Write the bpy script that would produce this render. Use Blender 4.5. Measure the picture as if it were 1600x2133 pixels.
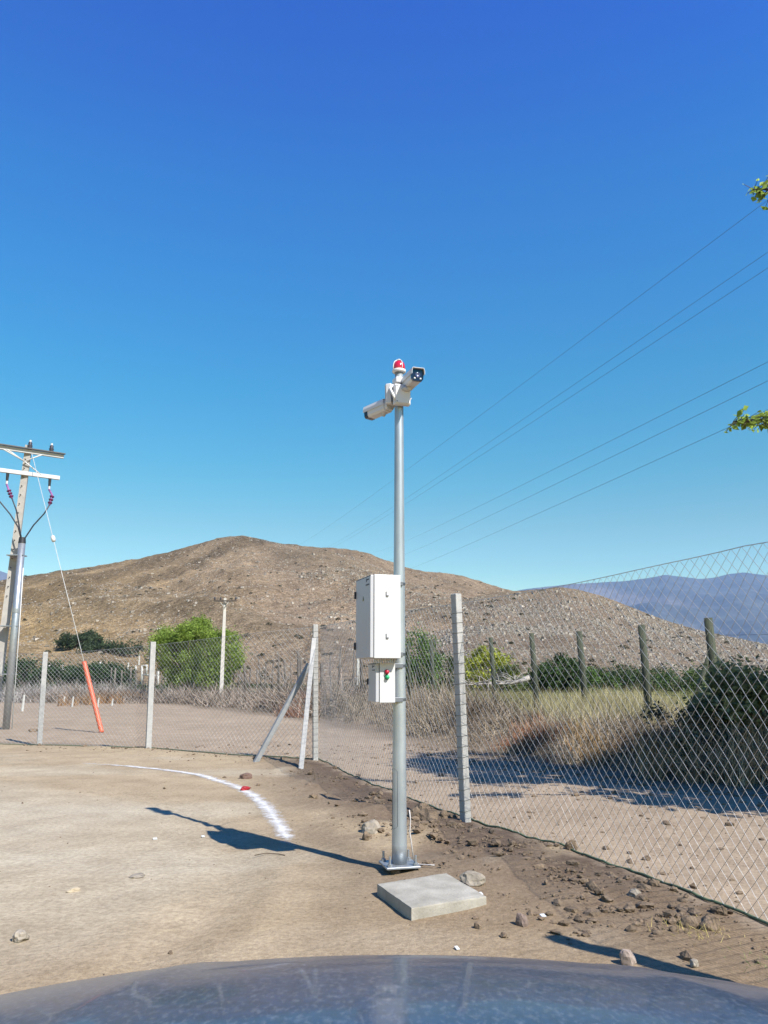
import bpy, bmesh, math, random
import numpy as np
from mathutils import Vector, Matrix
R = math.radians
random.seed(7); RNG = np.random.default_rng(11)
for o in list(bpy.data.objects): bpy.data.objects.remove(o)
scene = bpy.context.scene
C = scene.collection

# ------------------------------------------------------------ camera, sky, sun
CH, PITCH, F = 1.40, R(11.52), 1663.0          # eye height, upward pitch, focal length in photo pixels
cam = bpy.data.cameras.new('camera'); camo = bpy.data.objects.new('camera', cam); C.objects.link(camo)
camo.location = (0, 0, CH); camo.rotation_euler = (R(90) + PITCH, 0, 0)
cam.sensor_fit = 'VERTICAL'; cam.sensor_height = 36.0; cam.lens = F / 2133.0 * 36.0
cam.clip_start = 0.05; cam.clip_end = 30000
scene.camera = camo
SUN_AZ, SUN_EL = R(138), R(45)                 # compass azimuth from +Y
w = bpy.data.worlds.new('World'); scene.world = w; w.use_nodes = True
nt = w.node_tree; nt.nodes.clear()
sky = nt.nodes.new('ShaderNodeTexSky'); sky.sky_type = 'NISHITA'; sky.sun_disc = False
sky.sun_elevation = SUN_EL; sky.sun_rotation = SUN_AZ
sky.altitude = 900; sky.air_density = 1.0; sky.dust_density = 0.15; sky.ozone_density = 3.0
hs = nt.nodes.new('ShaderNodeHueSaturation'); hs.inputs['Saturation'].default_value = 1.32
gm = nt.nodes.new('ShaderNodeGamma'); gm.inputs['Gamma'].default_value = 1.3
bg = nt.nodes.new('ShaderNodeBackground'); bg.inputs['Strength'].default_value = 0.132
wo = nt.nodes.new('ShaderNodeOutputWorld')
nt.links.new(sky.outputs[0], hs.inputs['Color']); nt.links.new(hs.outputs[0], gm.inputs[0])
SKYTAB = [(0.0, (0.708, 0.501, 0.24)), (0.182, (0.677, 0.503, 0.242)), (0.239, (0.454, 0.557, 0.291)), (0.352, (0.184, 0.65, 0.406)), (0.457, (0.115, 0.685, 0.53)), (0.549, (0.074, 0.683, 0.626)), (0.629, (0.053, 0.585, 0.706)), (0.695, (0.043, 0.523, 0.76)), (1.0, (0.043, 0.523, 0.76))]                                  # air tint by sine of elevation (halved)
tcw = nt.nodes.new('ShaderNodeTexCoord'); sx = nt.nodes.new('ShaderNodeSeparateXYZ'); rw = nt.nodes.new('ShaderNodeValToRGB')
nt.links.new(tcw.outputs['Generated'], sx.inputs[0]); nt.links.new(sx.outputs['Z'], rw.inputs[0])
er = rw.color_ramp.elements
while len(er) < len(SKYTAB): er.new(.5)
for e_, (p_, c_) in zip(er, SKYTAB): e_.position = p_; e_.color = (*c_, 1)
vm = nt.nodes.new('ShaderNodeVectorMath'); vm.operation = 'MULTIPLY'
nt.links.new(gm.outputs[0], vm.inputs[0]); nt.links.new(rw.outputs[0], vm.inputs[1]); nt.links.new(vm.outputs[0], bg.inputs[0]); nt.links.new(bg.outputs[0], wo.inputs[0])
sv = Vector((math.sin(SUN_AZ) * math.cos(SUN_EL), math.cos(SUN_AZ) * math.cos(SUN_EL), math.sin(SUN_EL)))
sl = bpy.data.lights.new('sun', 'SUN'); sl.energy = 5.0; sl.angle = R(0.5); sl.color = (1.0, 0.955, 0.89)
so = bpy.data.objects.new('sun', sl); C.objects.link(so); so.location = (20, -20, 40)
so.rotation_euler = sv.to_track_quat('Z', 'Y').to_euler()
scene.view_settings.view_transform = 'Standard'; scene.view_settings.look = 'None'
scene.view_settings.exposure = 1.0; scene.view_settings.gamma = 1.0

# ------------------------------------------------------------ numeric noise
def _h(ix, iy, s):
    n = (ix.astype(np.int64) * 374761393 + iy.astype(np.int64) * 668265263 + s * 1442695041) & 0xFFFFFFFF
    n = ((n ^ (n >> 13)) * 1274126177) & 0xFFFFFFFF
    n = (n ^ (n >> 16)) & 0xFFFFFFFF
    return n / 4294967295.0 * 2 - 1
def vnoise(x, y, s=0):
    x = np.asarray(x, float); y = np.asarray(y, float)
    ix = np.floor(x); iy = np.floor(y); fx = x - ix; fy = y - iy
    fx = fx * fx * fx * (fx * (fx * 6 - 15) + 10); fy = fy * fy * fy * (fy * (fy * 6 - 15) + 10)
    a = _h(ix, iy, s); b = _h(ix + 1, iy, s); c = _h(ix, iy + 1, s); d = _h(ix + 1, iy + 1, s)
    return (a * (1 - fx) + b * fx) * (1 - fy) + (c * (1 - fx) + d * fx) * fy
def fbm(x, y, o=4, s=0):
    r = 0; a = 1; t = 0
    for k in range(o):
        r = r + a * vnoise(x * 2 ** k, y * 2 ** k, s + k); t += a; a *= .5
    return r / t
def sstep(a, b, x):
    t = np.clip((x - a) / (b - a), 0, 1); return t * t * (3 - 2 * t)

# ------------------------------------------------------------ plan of the place
def ray(px, py):                                # a line of sight (photo pixel) as a world direction
    u = (px - 800) / F; v = (1066.5 - py) / F
    c, s = math.cos(PITCH), math.sin(PITCH)
    return Vector((u, c - v * s, s + v * c))
def at_z(px, py, z=0.0):
    d = ray(px, py); t = (z - CH) / d.z
    return Vector((d.x * t, d.y * t, z))
def at_y(px, py, y):
    d = ray(px, py); t = y / d.y
    return Vector((d.x * t, y, CH + d.z * t))
def xy(px, py): p = at_z(px, py); return (p.x, p.y)
FENCE_R = [xy(657, 1584), xy(780, 1641), xy(970, 1712), xy(1105, 1751), xy(1240, 1796), xy(1400, 1860), xy(1500, 1897), xy(1604, 1940), (2.32, 4.0), (2.42, 3.12), (2.8, 2.0), (3.3, 0.4), (3.9, -3)]
FENCE_L = [(-22, 13.2), xy(-250, 1546), xy(82, 1552), xy(309, 1559), xy(480, 1574), xy(657, 1584)]
FENCE_ALL = FENCE_L[:-1] + FENCE_R
EDGE = [(-200, 44), (-60, 44), (-20, 43), (-9.5, 40), (-2.9, 28.5), (-0.2, 22), (1.4, 16.6), (2.4, 13.9), (3.4, 12.4), (5.0, 10.6), (8.5, 8.6), (14, 5), (30, -8)]
def sdist(x, y, pl):                            # signed distance, + to the left of travel (outside / beyond)
    x = np.asarray(x, float); y = np.asarray(y, float)
    best = np.full(x.shape, 1e9); sg = np.ones(x.shape)
    for (ax, ay), (bx, by) in zip(pl[:-1], pl[1:]):
        dx, dy = bx - ax, by - ay; L = dx * dx + dy * dy
        t = np.clip(((x - ax) * dx + (y - ay) * dy) / L, 0, 1)
        d = np.hypot(x - ax - t * dx, y - ay - t * dy)
        s = np.where(dx * (y - ay) - dy * (x - ax) >= 0, 1.0, -1.0)
        m = d < best; best = np.where(m, d, best); sg = np.where(m, s, sg)
    return best * sg
TC = (-6.6, 5.6)                                # centre of the turning circle worn into the yard
def gz(x, y):
    x = np.asarray(x, float); y = np.asarray(y, float)
    df = sdist(x, y, FENCE_ALL); db = sdist(x, y, EDGE)
    near = 1 - sstep(40, 90, np.hypot(x, y))
    z = 0.020 * fbm(x * .35, y * .35, 3, 3) * near
    inn = df < 0
    rough = np.exp(-((df + .75) / .75) ** 2) * sstep(-2, 0.2, x + .15 * (y - 9))
    z = z + rough * (1 - .75 * (1 - sstep(4.6, 6.2, y))) * (.05 + .085 * fbm(x * 2.3, y * 2.3, 4, 9) + .040 * fbm(x * 9, y * 9, 3, 21))
    z = z + np.where(inn, 0, 1) * np.exp(-((df - .7) / .6) ** 2) * -.03
    left = np.exp(-((df + .45) / .35) ** 2) * (1 - sstep(-2, .2, x + .15 * (y - 9))) * near
    z = z + left * (.04 + .025 * fbm(x * 2, y * 2, 3, 5))
    r = np.hypot(x - TC[0], y - TC[1])
    yard = sstep(.9, 2.0, -df) * near
    z = z + yard * (.006 * vnoise(r * 4.5, np.arctan2(y - TC[1], x - TC[0]) * 2.2, 4) + .004 * fbm(x * 6, y * 6, 3, 8))
    rut = np.exp(-((r - 5.55) / .10) ** 2) * yard * sstep(-5.5, -3, x)
    z = z - .03 * rut
    road = sstep(.3, 1.2, df) * (1 - sstep(-.6, .2, db)) * near
    z = z + road * (.02 * fbm(x * 1.1, y * 1.1, 4, 31) + .012 * fbm(x * 7, y * 7, 2, 33))
    bank = sstep(-.1, 1.6, db + .5 * fbm(x * .9, y * .9, 3, 14)) * (1 - sstep(24, 46, y)) * (1 - sstep(30, 60, np.abs(x)))
    z = z + bank * (.46 + .10 * fbm(x * 1.7, y * 1.7, 3, 15))
    z = z + .35 * fbm(x * .03, y * .03, 3, 18) * sstep(60, 130, y)
    return z
def g1(x, y): return float(gz(np.array([x]), np.array([y]))[0])
def G(px, py):
    z = 0.0
    for _ in range(8):
        p = at_z(px, py, z); z = z * .4 + g1(p.x, p.y) * .6
    p = at_z(px, py, z); p.z = g1(p.x, p.y); return p

# ------------------------------------------------------------ materials
ALB = .6                                        # colours below are given as seen in the bright exposure; this brings them to real reflectance
def mat(name, col, rough=.7, metal=0.0, var=.15, scale=8.0, bump=0.0, bscale=40.0, spec=.4, col2=None, detail=5, attr=None, coat=0.0, stretch=None):
    m = bpy.data.materials.new(name); m.use_nodes = True
    n = m.node_tree.nodes; l = m.node_tree.links; b = n['Principled BSDF']
    b.inputs['Roughness'].default_value = rough; b.inputs['Metallic'].default_value = metal
    b.inputs['Specular IOR Level'].default_value = spec
    if coat: b.inputs['Coat Weight'].default_value = coat; b.inputs['Coat Roughness'].default_value = .06
    tc = n.new('ShaderNodeTexCoord'); src = tc.outputs['Object']
    if stretch:
        mp = n.new('ShaderNodeMapping'); mp.inputs['Scale'].default_value = stretch; l.new(src, mp.inputs['Vector']); src = mp.outputs[0]
    ns = n.new('ShaderNodeTexNoise'); ns.inputs['Scale'].default_value = scale; ns.inputs['Detail'].default_value = detail
    l.new(src, ns.inputs['Vector'])
    cr = n.new('ShaderNodeValToRGB'); c = np.array(col) * ALB; c2 = np.array(col2) * ALB if col2 is not None else None
    if c2 is None: lo = c * (1 - var); hi = np.minimum(c * (1 + var), 1)
    else: lo, hi = c, c2
    cr.color_ramp.elements[0].position = .32; cr.color_ramp.elements[1].position = .68
    cr.color_ramp.elements[0].color = (*lo, 1); cr.color_ramp.elements[1].color = (*hi, 1)
    l.new(ns.outputs['Fac'], cr.inputs['Fac']); out = cr.outputs['Color']
    if attr:
        at = n.new('ShaderNodeAttribute'); at.attribute_name = attr
        mx = n.new('ShaderNodeMix'); mx.data_type = 'RGBA'; mx.blend_type = 'MULTIPLY'; mx.inputs['Factor'].default_value = 1
        l.new(at.outputs['Color'], mx.inputs['A']); l.new(out, mx.inputs['B']); out = mx.outputs['Result']
    l.new(out, b.inputs['Base Color'])
    if bump:
        nb = n.new('ShaderNodeTexNoise'); nb.inputs['Scale'].default_value = bscale; nb.inputs['Detail'].default_value = 6
        l.new(src, nb.inputs['Vector'])
        bp = n.new('ShaderNodeBump'); bp.inputs['Strength'].default_value = bump; bp.inputs['Distance'].default_value = .02
        l.new(nb.outputs['Fac'], bp.inputs['Height']); l.new(bp.outputs[0], b.inputs['Normal'])
    return m
def leafmat(name, c1, c2, scale=1.2, trans=.35):
    m = mat(name, c1, rough=.55, col2=c2, scale=scale, detail=6, spec=.25, attr='tint')
    n = m.node_tree.nodes; l = m.node_tree.links; b = n['Principled BSDF']; out = n['Material Output']
    t = n.new('ShaderNodeBsdfTranslucent'); mx = n.new('ShaderNodeMixShader'); mx.inputs[0].default_value = trans
    src = b.inputs['Base Color'].links[0].from_socket
    l.new(src, t.inputs['Color']); l.new(b.outputs[0], mx.inputs[1]); l.new(t.outputs[0], mx.inputs[2]); l.new(mx.outputs[0], out.inputs['Surface'])
    return m

# ------------------------------------------------------------ mesh helpers
class MB:
    def __init__(s): s.v = []; s.f = []; s.sm = []
    def add(s, vs, fs, smooth=False, M=None):
        o = len(s.v)
        for v in vs:
            v = Vector(v); s.v.append(tuple(M @ v if M else v))
        for f in fs: s.f.append(tuple(i + o for i in f)); s.sm.append(smooth)
        return s
    def box(s, sx, sy, sz, M=None, bev=0.0):
        bm = bmesh.new(); bmesh.ops.create_cube(bm, size=1)
        for v in bm.verts: v.co = Vector((v.co.x * sx, v.co.y * sy, v.co.z * sz))
        if bev: bmesh.ops.bevel(bm, geom=bm.edges[:], offset=bev, segments=2, affect='EDGES', profile=.5)
        bm.verts.index_update()
        s.add([v.co.copy() for v in bm.verts], [[v.index for v in f.verts] for f in bm.faces], False, M); bm.free(); return s
    def cyl(s, a, b, r0, r1=None, n=12, caps=True, smooth=True, M=None):
        r1 = r0 if r1 is None else r1
        a = Vector(a); b = Vector(b); z = (b - a).normalized(); x = z.orthogonal().normalized(); y = z.cross(x)
        vs = []
        for p, r in ((a, r0), (b, r1)):
            for i in range(n):
                t = 2 * math.pi * i / n; vs.append(p + x * (r * math.cos(t)) + y * (r * math.sin(t)))
        s.add(vs, [(i, (i + 1) % n, n + (i + 1) % n, n + i) for i in range(n)], smooth, M)
        if caps: s.add(vs[:n], [tuple(range(n))[::-1]], False, M); s.add(vs[n:], [tuple(range(n))], False, M)
        return s
    def tube(s, pts, rs, n=8, M=None):
        pts = [Vector(p) for p in pts]
        if not hasattr(rs, '__len__'): rs = [rs] * len(pts)
        d = (pts[1] - pts[0]).normalized(); x = d.orthogonal().normalized(); vs = []
        for i, p in enumerate(pts):
            t = (pts[min(i + 1, len(pts) - 1)] - pts[max(i - 1, 0)]).normalized()
            x = (x - t * x.dot(t)).normalized(); y = t.cross(x)
            for k in range(n):
                a = 2 * math.pi * k / n; vs.append(p + (x * math.cos(a) + y * math.sin(a)) * rs[i])
        fs = [(i * n + k, i * n + (k + 1) % n, (i + 1) * n + (k + 1) % n, (i + 1) * n + k) for i in range(len(pts) - 1) for k in range(n)]
        fs += [tuple(range(n))[::-1], tuple((len(pts) - 1) * n + k for k in range(n))]
        return s.add(vs, fs, True, M)
    def lathe(s, prof, n=20, M=None, smooth=True):
        vs = []; m = len(prof)
        for r, z in prof:
            for k in range(n):
                a = 2 * math.pi * k / n; vs.append((r * math.cos(a), r * math.sin(a), z))
        fs = [(i * n + k, i * n + (k + 1) % n, (i + 1) * n + (k + 1) % n, (i + 1) * n + k) for i in range(m - 1) for k in range(n)]
        return s.add(vs, fs, smooth, M)
    def prism(s, poly, h, M=None, taper=1.0):    # poly in XY, extruded to z=h
        n = len(poly); vs = [(x, y, 0) for x, y in poly] + [(x * taper, y * taper, h) for x, y in poly]
        fs = [tuple(range(n))[::-1], tuple(range(n, 2 * n))] + [(i, (i + 1) % n, n + (i + 1) % n, n + i) for i in range(n)]
        return s.add(vs, fs, False, M)
    def build(s, name, m, parent=None, **k):
        me = bpy.data.meshes.new(name); me.from_pydata(s.v, [], s.f)
        me.polygons.foreach_set('use_smooth', s.sm); me.materials.append(m); me.update()
        return link(name, me, parent, **k)
def link(name, me, parent=None, label=None, cat=None, group=None, kind=None):
    o = bpy.data.objects.new(name, me); C.objects.link(o)
    if parent is not None: o.parent = parent; o.matrix_parent_inverse = parent.matrix_world.inverted()
    return tag(o, label, cat, group, kind)
def tag(o, label=None, cat=None, group=None, kind=None):
    for k, v in (('label', label), ('category', cat), ('group', group), ('kind', kind)):
        if v: o[k] = v
    return o
def empty(name, loc, label, cat, group=None):
    o = bpy.data.objects.new(name, None); o.empty_display_size = .2; o.location = loc; C.objects.link(o)
    bpy.context.view_layer.update()
    return tag(o, label, cat, group)
def npmesh(name, v, f, m, parent=None, smooth=False, tint=None, cols=None, **k):
    v = np.ascontiguousarray(v, dtype=np.float32); f = np.ascontiguousarray(f, dtype=np.int32); kk = f.shape[1]
    me = bpy.data.meshes.new(name)
    me.vertices.add(len(v)); me.vertices.foreach_set('co', v.ravel())
    me.loops.add(f.size); me.loops.foreach_set('vertex_index', f.ravel())
    me.polygons.add(len(f)); me.polygons.foreach_set('loop_start', np.arange(0, f.size, kk, dtype=np.int32))
    me.polygons.foreach_set('loop_total', np.full(len(f), kk, dtype=np.int32))
    me.polygons.foreach_set('use_smooth', np.full(len(f), smooth))
    me.update(calc_edges=True)
    if tint is not None or cols is not None:
        a = me.color_attributes.new('tint', 'FLOAT_COLOR', 'POINT')
        c = np.ones((len(v), 4), np.float32)
        c[:, :3] = cols if cols is not None else tint[:, None]
        a.data.foreach_set('color', c.ravel())
    me.materials.append(m); me.validate()
    return link(name, me, parent, **k)
def segs(A, B, r, n=4):                          # many thin prisms at once
    A = np.asarray(A, float); B = np.asarray(B, float); d = B - A
    d /= np.linalg.norm(d, axis=1, keepdims=True) + 1e-9
    up = np.where(np.abs(d[:, 2:3]) > .9, np.array([[1., 0, 0]]), np.array([[0, 0, 1.]]))
    x = np.cross(d, up); x /= np.linalg.norm(x, axis=1, keepdims=True); y = np.cross(d, x)
    if np.isscalar(r): ra = rb = np.full((len(A), 1), r)
    else: ra, rb = [np.asarray(q, float).reshape(-1, 1) for q in r]
    V = np.zeros((len(A), 2 * n, 3))
    for k in range(n):
        a = 2 * math.pi * k / n; o = x * math.cos(a) + y * math.sin(a)
        V[:, k] = A + o * ra; V[:, n + k] = B + o * rb
    fb = np.array([(k, (k + 1) % n, n + (k + 1) % n, n + k) for k in range(n)])
    Fc = (fb[None] + (np.arange(len(A)) * 2 * n)[:, None, None]).reshape(-1, 4)
    return V.reshape(-1, 3), Fc
def leaves(P, size, droop=0.0, asp=.45, rng=RNG):   # P centres -> folded leaf quads with random facing
    n = len(P); sz = size * rng.uniform(.6, 1.4, (n, 1))
    d = rng.normal(size=(n, 3)); d[:, 2] = d[:, 2] * .6 - droop; d /= np.linalg.norm(d, axis=1, keepdims=True)
    u = rng.normal(size=(n, 3)); x = np.cross(d, u); x /= np.linalg.norm(x, axis=1, keepdims=True)
    nn = np.cross(d, x)
    V = np.stack([P - d * sz, P + x * sz * asp + nn * sz * .12, P + d * sz, P - x * sz * asp + nn * sz * .12], 1).reshape(-1, 3)
    Fc = np.arange(4 * n).reshape(-1, 4)
    tint = np.repeat(rng.uniform(.65, 1.35, n), 4)
    return V, Fc, tint
def blob(rad, seed=0, flat=.7, n=3, rug=.25):    # a rough stone
    bm = bmesh.new(); bmesh.ops.create_icosphere(bm, subdivisions=n, radius=1)
    rs = random.Random(seed); off = [rs.uniform(-50, 50) for _ in range(3)]
    cuts = [(Vector((rs.gauss(0, 1), rs.gauss(0, 1), rs.gauss(0, 1))).normalized(), rs.uniform(.55, .9)) for _ in range(9)]
    from mathutils import noise
    for v in bm.verts:
        p = v.co.copy()
        for c, k in cuts:
            q = p.dot(c)
            if q > k: p -= c * (q - k) * .9
        p *= 1 + rug * noise.fractal(p * 1.6 + Vector(off), 1, 2, 4)
        v.co = Vector((p.x * rad[0], p.y * rad[1], p.z * rad[2]))
    bm.verts.index_update()
    r = ([v.co.copy() for v in bm.verts], [[v.index for v in f.verts] for f in bm.faces]); bm.free(); return r

# ------------------------------------------------------------ ground sheet
def ground():
    nu, nv = 620, 760
    u = np.linspace(-1, 1, nu); v = np.linspace(0, 1, nv)
    X = np.sinh(u * 7.6) / np.sinh(7.6) * 9500
    X = 0.5 * X + 0  # half width about 4.7 km
    X = X * 1.0 + u * 9.0
    k = 7.2; Y = (np.exp(v * k) - 1) / (math.exp(k) - 1) * 8500 + v * 14 - 5
    gx, gy = np.meshgrid(X, Y)
    z = gz(gx.ravel(), gy.ravel())
    V = np.stack([gx.ravel(), gy.ravel(), z], 1)
    i = np.arange(nv - 1)[:, None] * nu + np.arange(nu - 1)[None]
    Fc = np.stack([i, i + 1, i + nu + 1, i + nu], -1).reshape(-1, 4)
    x, y = gx.ravel(), gy.ravel(); df = sdist(x, y, FENCE_ALL); db = sdist(x, y, EDGE)
    def mix(a, b, t): return a * (1 - t[:, None]) + np.array(b) * t[:, None]
    col = np.tile(np.array([.50, .405, .275]), (len(x), 1))
    r = np.hypot(x - TC[0], y - TC[1]); th = np.arctan2(y - TC[1], x - TC[0])
    col *= (1 + .08 * fbm(x * .5, y * .5, 4, 40) + .11 * vnoise(r * 5, th * 2.0, 41) * sstep(1, 2, -df))[:, None]
    core = sstep(6.2, 5.0, r) if False else 1 - sstep(4.9, 6.0, r + .4 * fbm(x, y, 2, 44))
    col = mix(col, [.56, .485, .365], core * .85)
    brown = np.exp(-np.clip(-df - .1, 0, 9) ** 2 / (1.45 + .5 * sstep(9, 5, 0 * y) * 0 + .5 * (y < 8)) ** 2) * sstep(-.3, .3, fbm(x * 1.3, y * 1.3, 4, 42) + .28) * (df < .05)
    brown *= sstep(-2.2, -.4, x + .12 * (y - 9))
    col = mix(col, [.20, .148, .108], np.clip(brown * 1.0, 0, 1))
    dust = sstep(.0, .45, fbm(x * .55 + 3, y * .9, 4, 47)) * (-df > .8); col = mix(col, [.62, .56, .44], dust * .5)
    near = sstep(5.6, 3.8, y) if False else (1 - sstep(3.6, 6.2, y - .25 * x))
    col = mix(col, [.40, .295, .185], near * .7)
    out = (df > 0) & (db < 0)
    oc = np.array([.45, .36, .265]) * (1 + .12 * fbm(x * .8, y * .8, 4, 46))[:, None]
    col[out] = oc[out]
    shoulder = (sstep(-1.4, -.2, db + .6 * fbm(x * .8, y * .8, 3, 48))) * (df > 0)
    col = mix(col, [.25, .20, .145], shoulder * .9)
    field = sstep(.8, 2.4, db)
    fcol = np.array([.20, .17, .10]) * (1 + .3 * fbm(x * .3, y * .3, 4, 50))[:, None]
    gr = sstep(-.1, .25, fbm(x * .07, y * .05, 3, 52) + .12 * (x > 0))
    fcol = fcol * (1 - gr[:, None]) + np.array([.10, .14, .045]) * gr[:, None]
    col = col * (1 - field[:, None]) + fcol * field[:, None]
    m = bpy.data.materials.new('dirt'); m.use_nodes = True
    n = m.node_tree.nodes; l = m.node_tree.links; b = n['Principled BSDF']
    b.inputs['Roughness'].default_value = .95; b.inputs['Specular IOR Level'].default_value = .1
    tc = n.new('ShaderNodeTexCoord'); at = n.new('ShaderNodeAttribute'); at.attribute_name = 'tint'
    def noise(s, d=6, rgh=.6):
        q = n.new('ShaderNodeTexNoise'); q.inputs['Scale'].default_value = s; q.inputs['Detail'].default_value = d; q.inputs['Roughness'].default_value = rgh
        l.new(tc.outputs['Object'], q.inputs['Vector']); return q.outputs['Fac']
    def ramp(f, a, bb, pa=.3, pb=.7):
        q = n.new('ShaderNodeValToRGB'); q.color_ramp.elements[0].position = pa; q.color_ramp.elements[1].position = pb
        q.color_ramp.elements[0].color = (*a, 1); q.color_ramp.elements[1].color = (*bb, 1); l.new(f, q.inputs[0]); return q.outputs[0]
    def mul(a, bb):
        q = n.new('ShaderNodeMix'); q.data_type = 'RGBA'; q.blend_type = 'MULTIPLY'; q.inputs['Factor'].default_value = 1
        l.new(a, q.inputs['A']); l.new(bb, q.inputs['B']); return q.outputs['Result']
    c = mul(at.outputs['Color'], ramp(noise(2.2, 8), (.84, .82, .80), (1.12, 1.12, 1.12)))
    c = mul(c, ramp(noise(28, 6, .7), (.80, .78, .76), (1.10, 1.10, 1.10), .36, .6))
    c = mul(c, ramp(noise(140, 3, .7), (.72, .70, .68), (1.06, 1.06, 1.06), .30, .46))
    l.new(c, b.inputs['Base Color'])
    a1 = n.new('ShaderNodeMath'); a1.operation = 'MULTIPLY_ADD'; a1.inputs[1].default_value = .35
    l.new(noise(60, 6, .65), a1.inputs[0]); l.new(noise(9, 6, .65), a1.inputs[2])
    bp = n.new('ShaderNodeBump'); bp.inputs['Strength'].default_value = .45; bp.inputs['Distance'].default_value = .05
    l.new(a1.outputs[0], bp.inputs['Height']); l.new(bp.outputs[0], b.inputs['Normal'])
    npmesh('ground', V, Fc, m, smooth=True, cols=col * ALB * np.array([1.02, 1.0, .95]), kind='structure')
ground()

# clods and gravel on the ground
M_clod = mat('clod', (.25, .185, .125), rough=.95, var=.3, scale=9, bump=.5, bscale=60, spec=.1)
M_stone = mat('stone', (.40, .345, .27), rough=.9, var=.25, scale=12, bump=.4, bscale=50, spec=.15)
def rockfield(name, P, S, m, label, flat=.65, cols=None, cat=None, sub=1):
    bm = bmesh.new()
    if sub: bmesh.ops.create_icosphere(bm, subdivisions=sub, radius=1)
    else: bmesh.ops.create_cube(bm, size=1.3)
    bmesh.ops.triangulate(bm, faces=bm.faces[:])
    bv = np.array([v.co[:] for v in bm.verts]); bf = np.array([[v.index for v in f.verts] for f in bm.faces]); bm.free()
    n = len(P); nb = len(bv)
    V = bv[None] * (1 + RNG.uniform(-.35, .35, (n, nb, 1)))
    a = RNG.uniform(0, 6.28, n); ca, sa = np.cos(a), np.sin(a)
    sc = np.stack([S * RNG.uniform(.7, 1.4, n), S * RNG.uniform(.7, 1.4, n), S * flat * RNG.uniform(.7, 1.2, n)], 1)
    V = V * sc[:, None]
    X = V[..., 0] * ca[:, None] - V[..., 1] * sa[:, None]; Y = V[..., 0] * sa[:, None] + V[..., 1] * ca[:, None]
    V = np.stack([X, Y, V[..., 2]], -1) + P[:, None]
    Fc = (bf[None] + (np.arange(n) * nb)[:, None, None]).reshape(-1, 3)
    t = np.repeat(RNG.uniform(.7, 1.3, n), nb)
    return npmesh(name, V.reshape(-1, 3), Fc, m, tint=t, label=label, cat=cat, kind='stuff')
def scatter_clods():
    n = 220000
    x = RNG.uniform(-9, 7, n); y = RNG.uniform(2.2, 17, n)
    df = sdist(x, y, FENCE_ALL); dens = np.where(df < 0, .005 + 1.3 * np.exp(-((df + .55) / .55) ** 2) * sstep(-1.5, 0, x) * sstep(-.1, .4, fbm(x * 1.6, y * 1.6, 3, 60) + .1), .05)
    dens = dens + .10 * np.exp(-((df + .45) / .4) ** 2) * (df < 0)
    db = sdist(x, y, EDGE); dens = np.where((db > -1.3), .3, dens)
    k = RNG.uniform(0, 1, n) < dens * .55
    x, y = x[k], y[k]; S = .005 + .0075 * RNG.pareto(2.1, len(x)); S = np.clip(S, .005, .042) * np.where(sdist(x, y, FENCE_ALL) < -1.6, .6, 1)
    P = np.stack([x, y, gz(x, y) + S * .15], 1)
    m = mat('loose_clod', (.82, .80, .78), rough=.95, var=.2, scale=30, attr='tint', spec=.1)
    m.node_tree.nodes
    o = rockfield('dirt_clods', P, S, M_clod, 'small loose clods and pebbles scattered over the dirt', cat='soil')
scatter_clods()

def rock(px, py, w, h, label, m=M_stone, seed=1, name='rock', flat=None, cat='rock'):
    p = G(px, py); d = p.y; r = w * d / F / 2; rz = h * d / F / 2 * 1.25
    v, f = blob((r, r * .8, rz), seed)
    mb = MB(); mb.add(v, f, False, Matrix.Translation(p + Vector((0, r * .3, rz * .35))) @ Matrix.Rotation(seed * 1.3, 4, 'Z'))
    return mb.build(name, m, label=label, cat=cat)
rock(770, 1738, 50, 30, 'pale crumbly clod left of the steel pole foot', seed=3)
rock(762, 1748, 22, 16, 'dark small lump against the pale crumbly clod', M_clod, 4)
rock(868, 1705, 34, 26, 'dark clod touching the right side of the steel pole, below the fence', M_clod, 5)
rock(893, 1712, 52, 30, 'largest dark clod in the heap between steel pole and near concrete post', M_clod, 6)
rock(880, 1693, 40, 20, 'flat clod at the back of the heap behind the steel pole', M_clod, 7)
rock(925, 1706, 26, 20, 'clod at the right end of the heap by the near concrete post', M_clod, 8)
rock(1087, 1930, 26, 30, 'upright dark stone with a shadow, right of the concrete slab', mat('stone_dark', (.26, .19, .15), rough=.9, var=.3), 9)
rock(1310, 2008, 34, 34, 'smooth pinkish stone lying by the strip of post shadow', mat('stone_pink', (.42, .33, .27), rough=.8, var=.1), 10)
rock(960, 1794, 24, 16, 'small stone in the dirt to the right of the pole base plate', M_clod, 11)
rock(985, 1840, 50, 24, 'flat stone tucked behind the right corner of the slab', M_stone, 12)
rock(1448, 2013, 22, 14, 'pale stone at the lower right beneath the fence', M_stone, 13)
rock(1440, 1932, 40, 26, 'round brown stone below the yellow dry tuft', M_clod, 14)
rock(1480, 1935, 50, 26, 'broad dark clod to the right of the yellow dry tuft', M_clod, 15)
rock(1500, 1905, 36, 20, 'dark clod under the bottom cable at the fence foot', M_clod, 16)
rock(1190, 1772, 24, 24, 'clod stuck up against the fence foot at mid span', M_clod, 17)
rock(40, 1960, 34, 24, 'wedge shaped flat stone in the open yard at far left', M_stone, 18)
rock(283, 1828, 38, 8, 'thin flat stone pressed into the yard', M_stone, 19)
rock(148, 1858, 32, 8, 'pale cracked flat stone in the yard near the left edge', mat('stone_pale', (.60, .49, .33), rough=.9, var=.1), 20)
rock(355, 1988, 12, 8, 'tiny dark stone just above the blue bonnet', M_clod, 21)
rock(512, 1622, 26, 16, 'reddish clod in the dirt beyond the chalk line', mat('clod_red', (.27, .17, .13), rough=.95, var=.3), 22)
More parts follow.
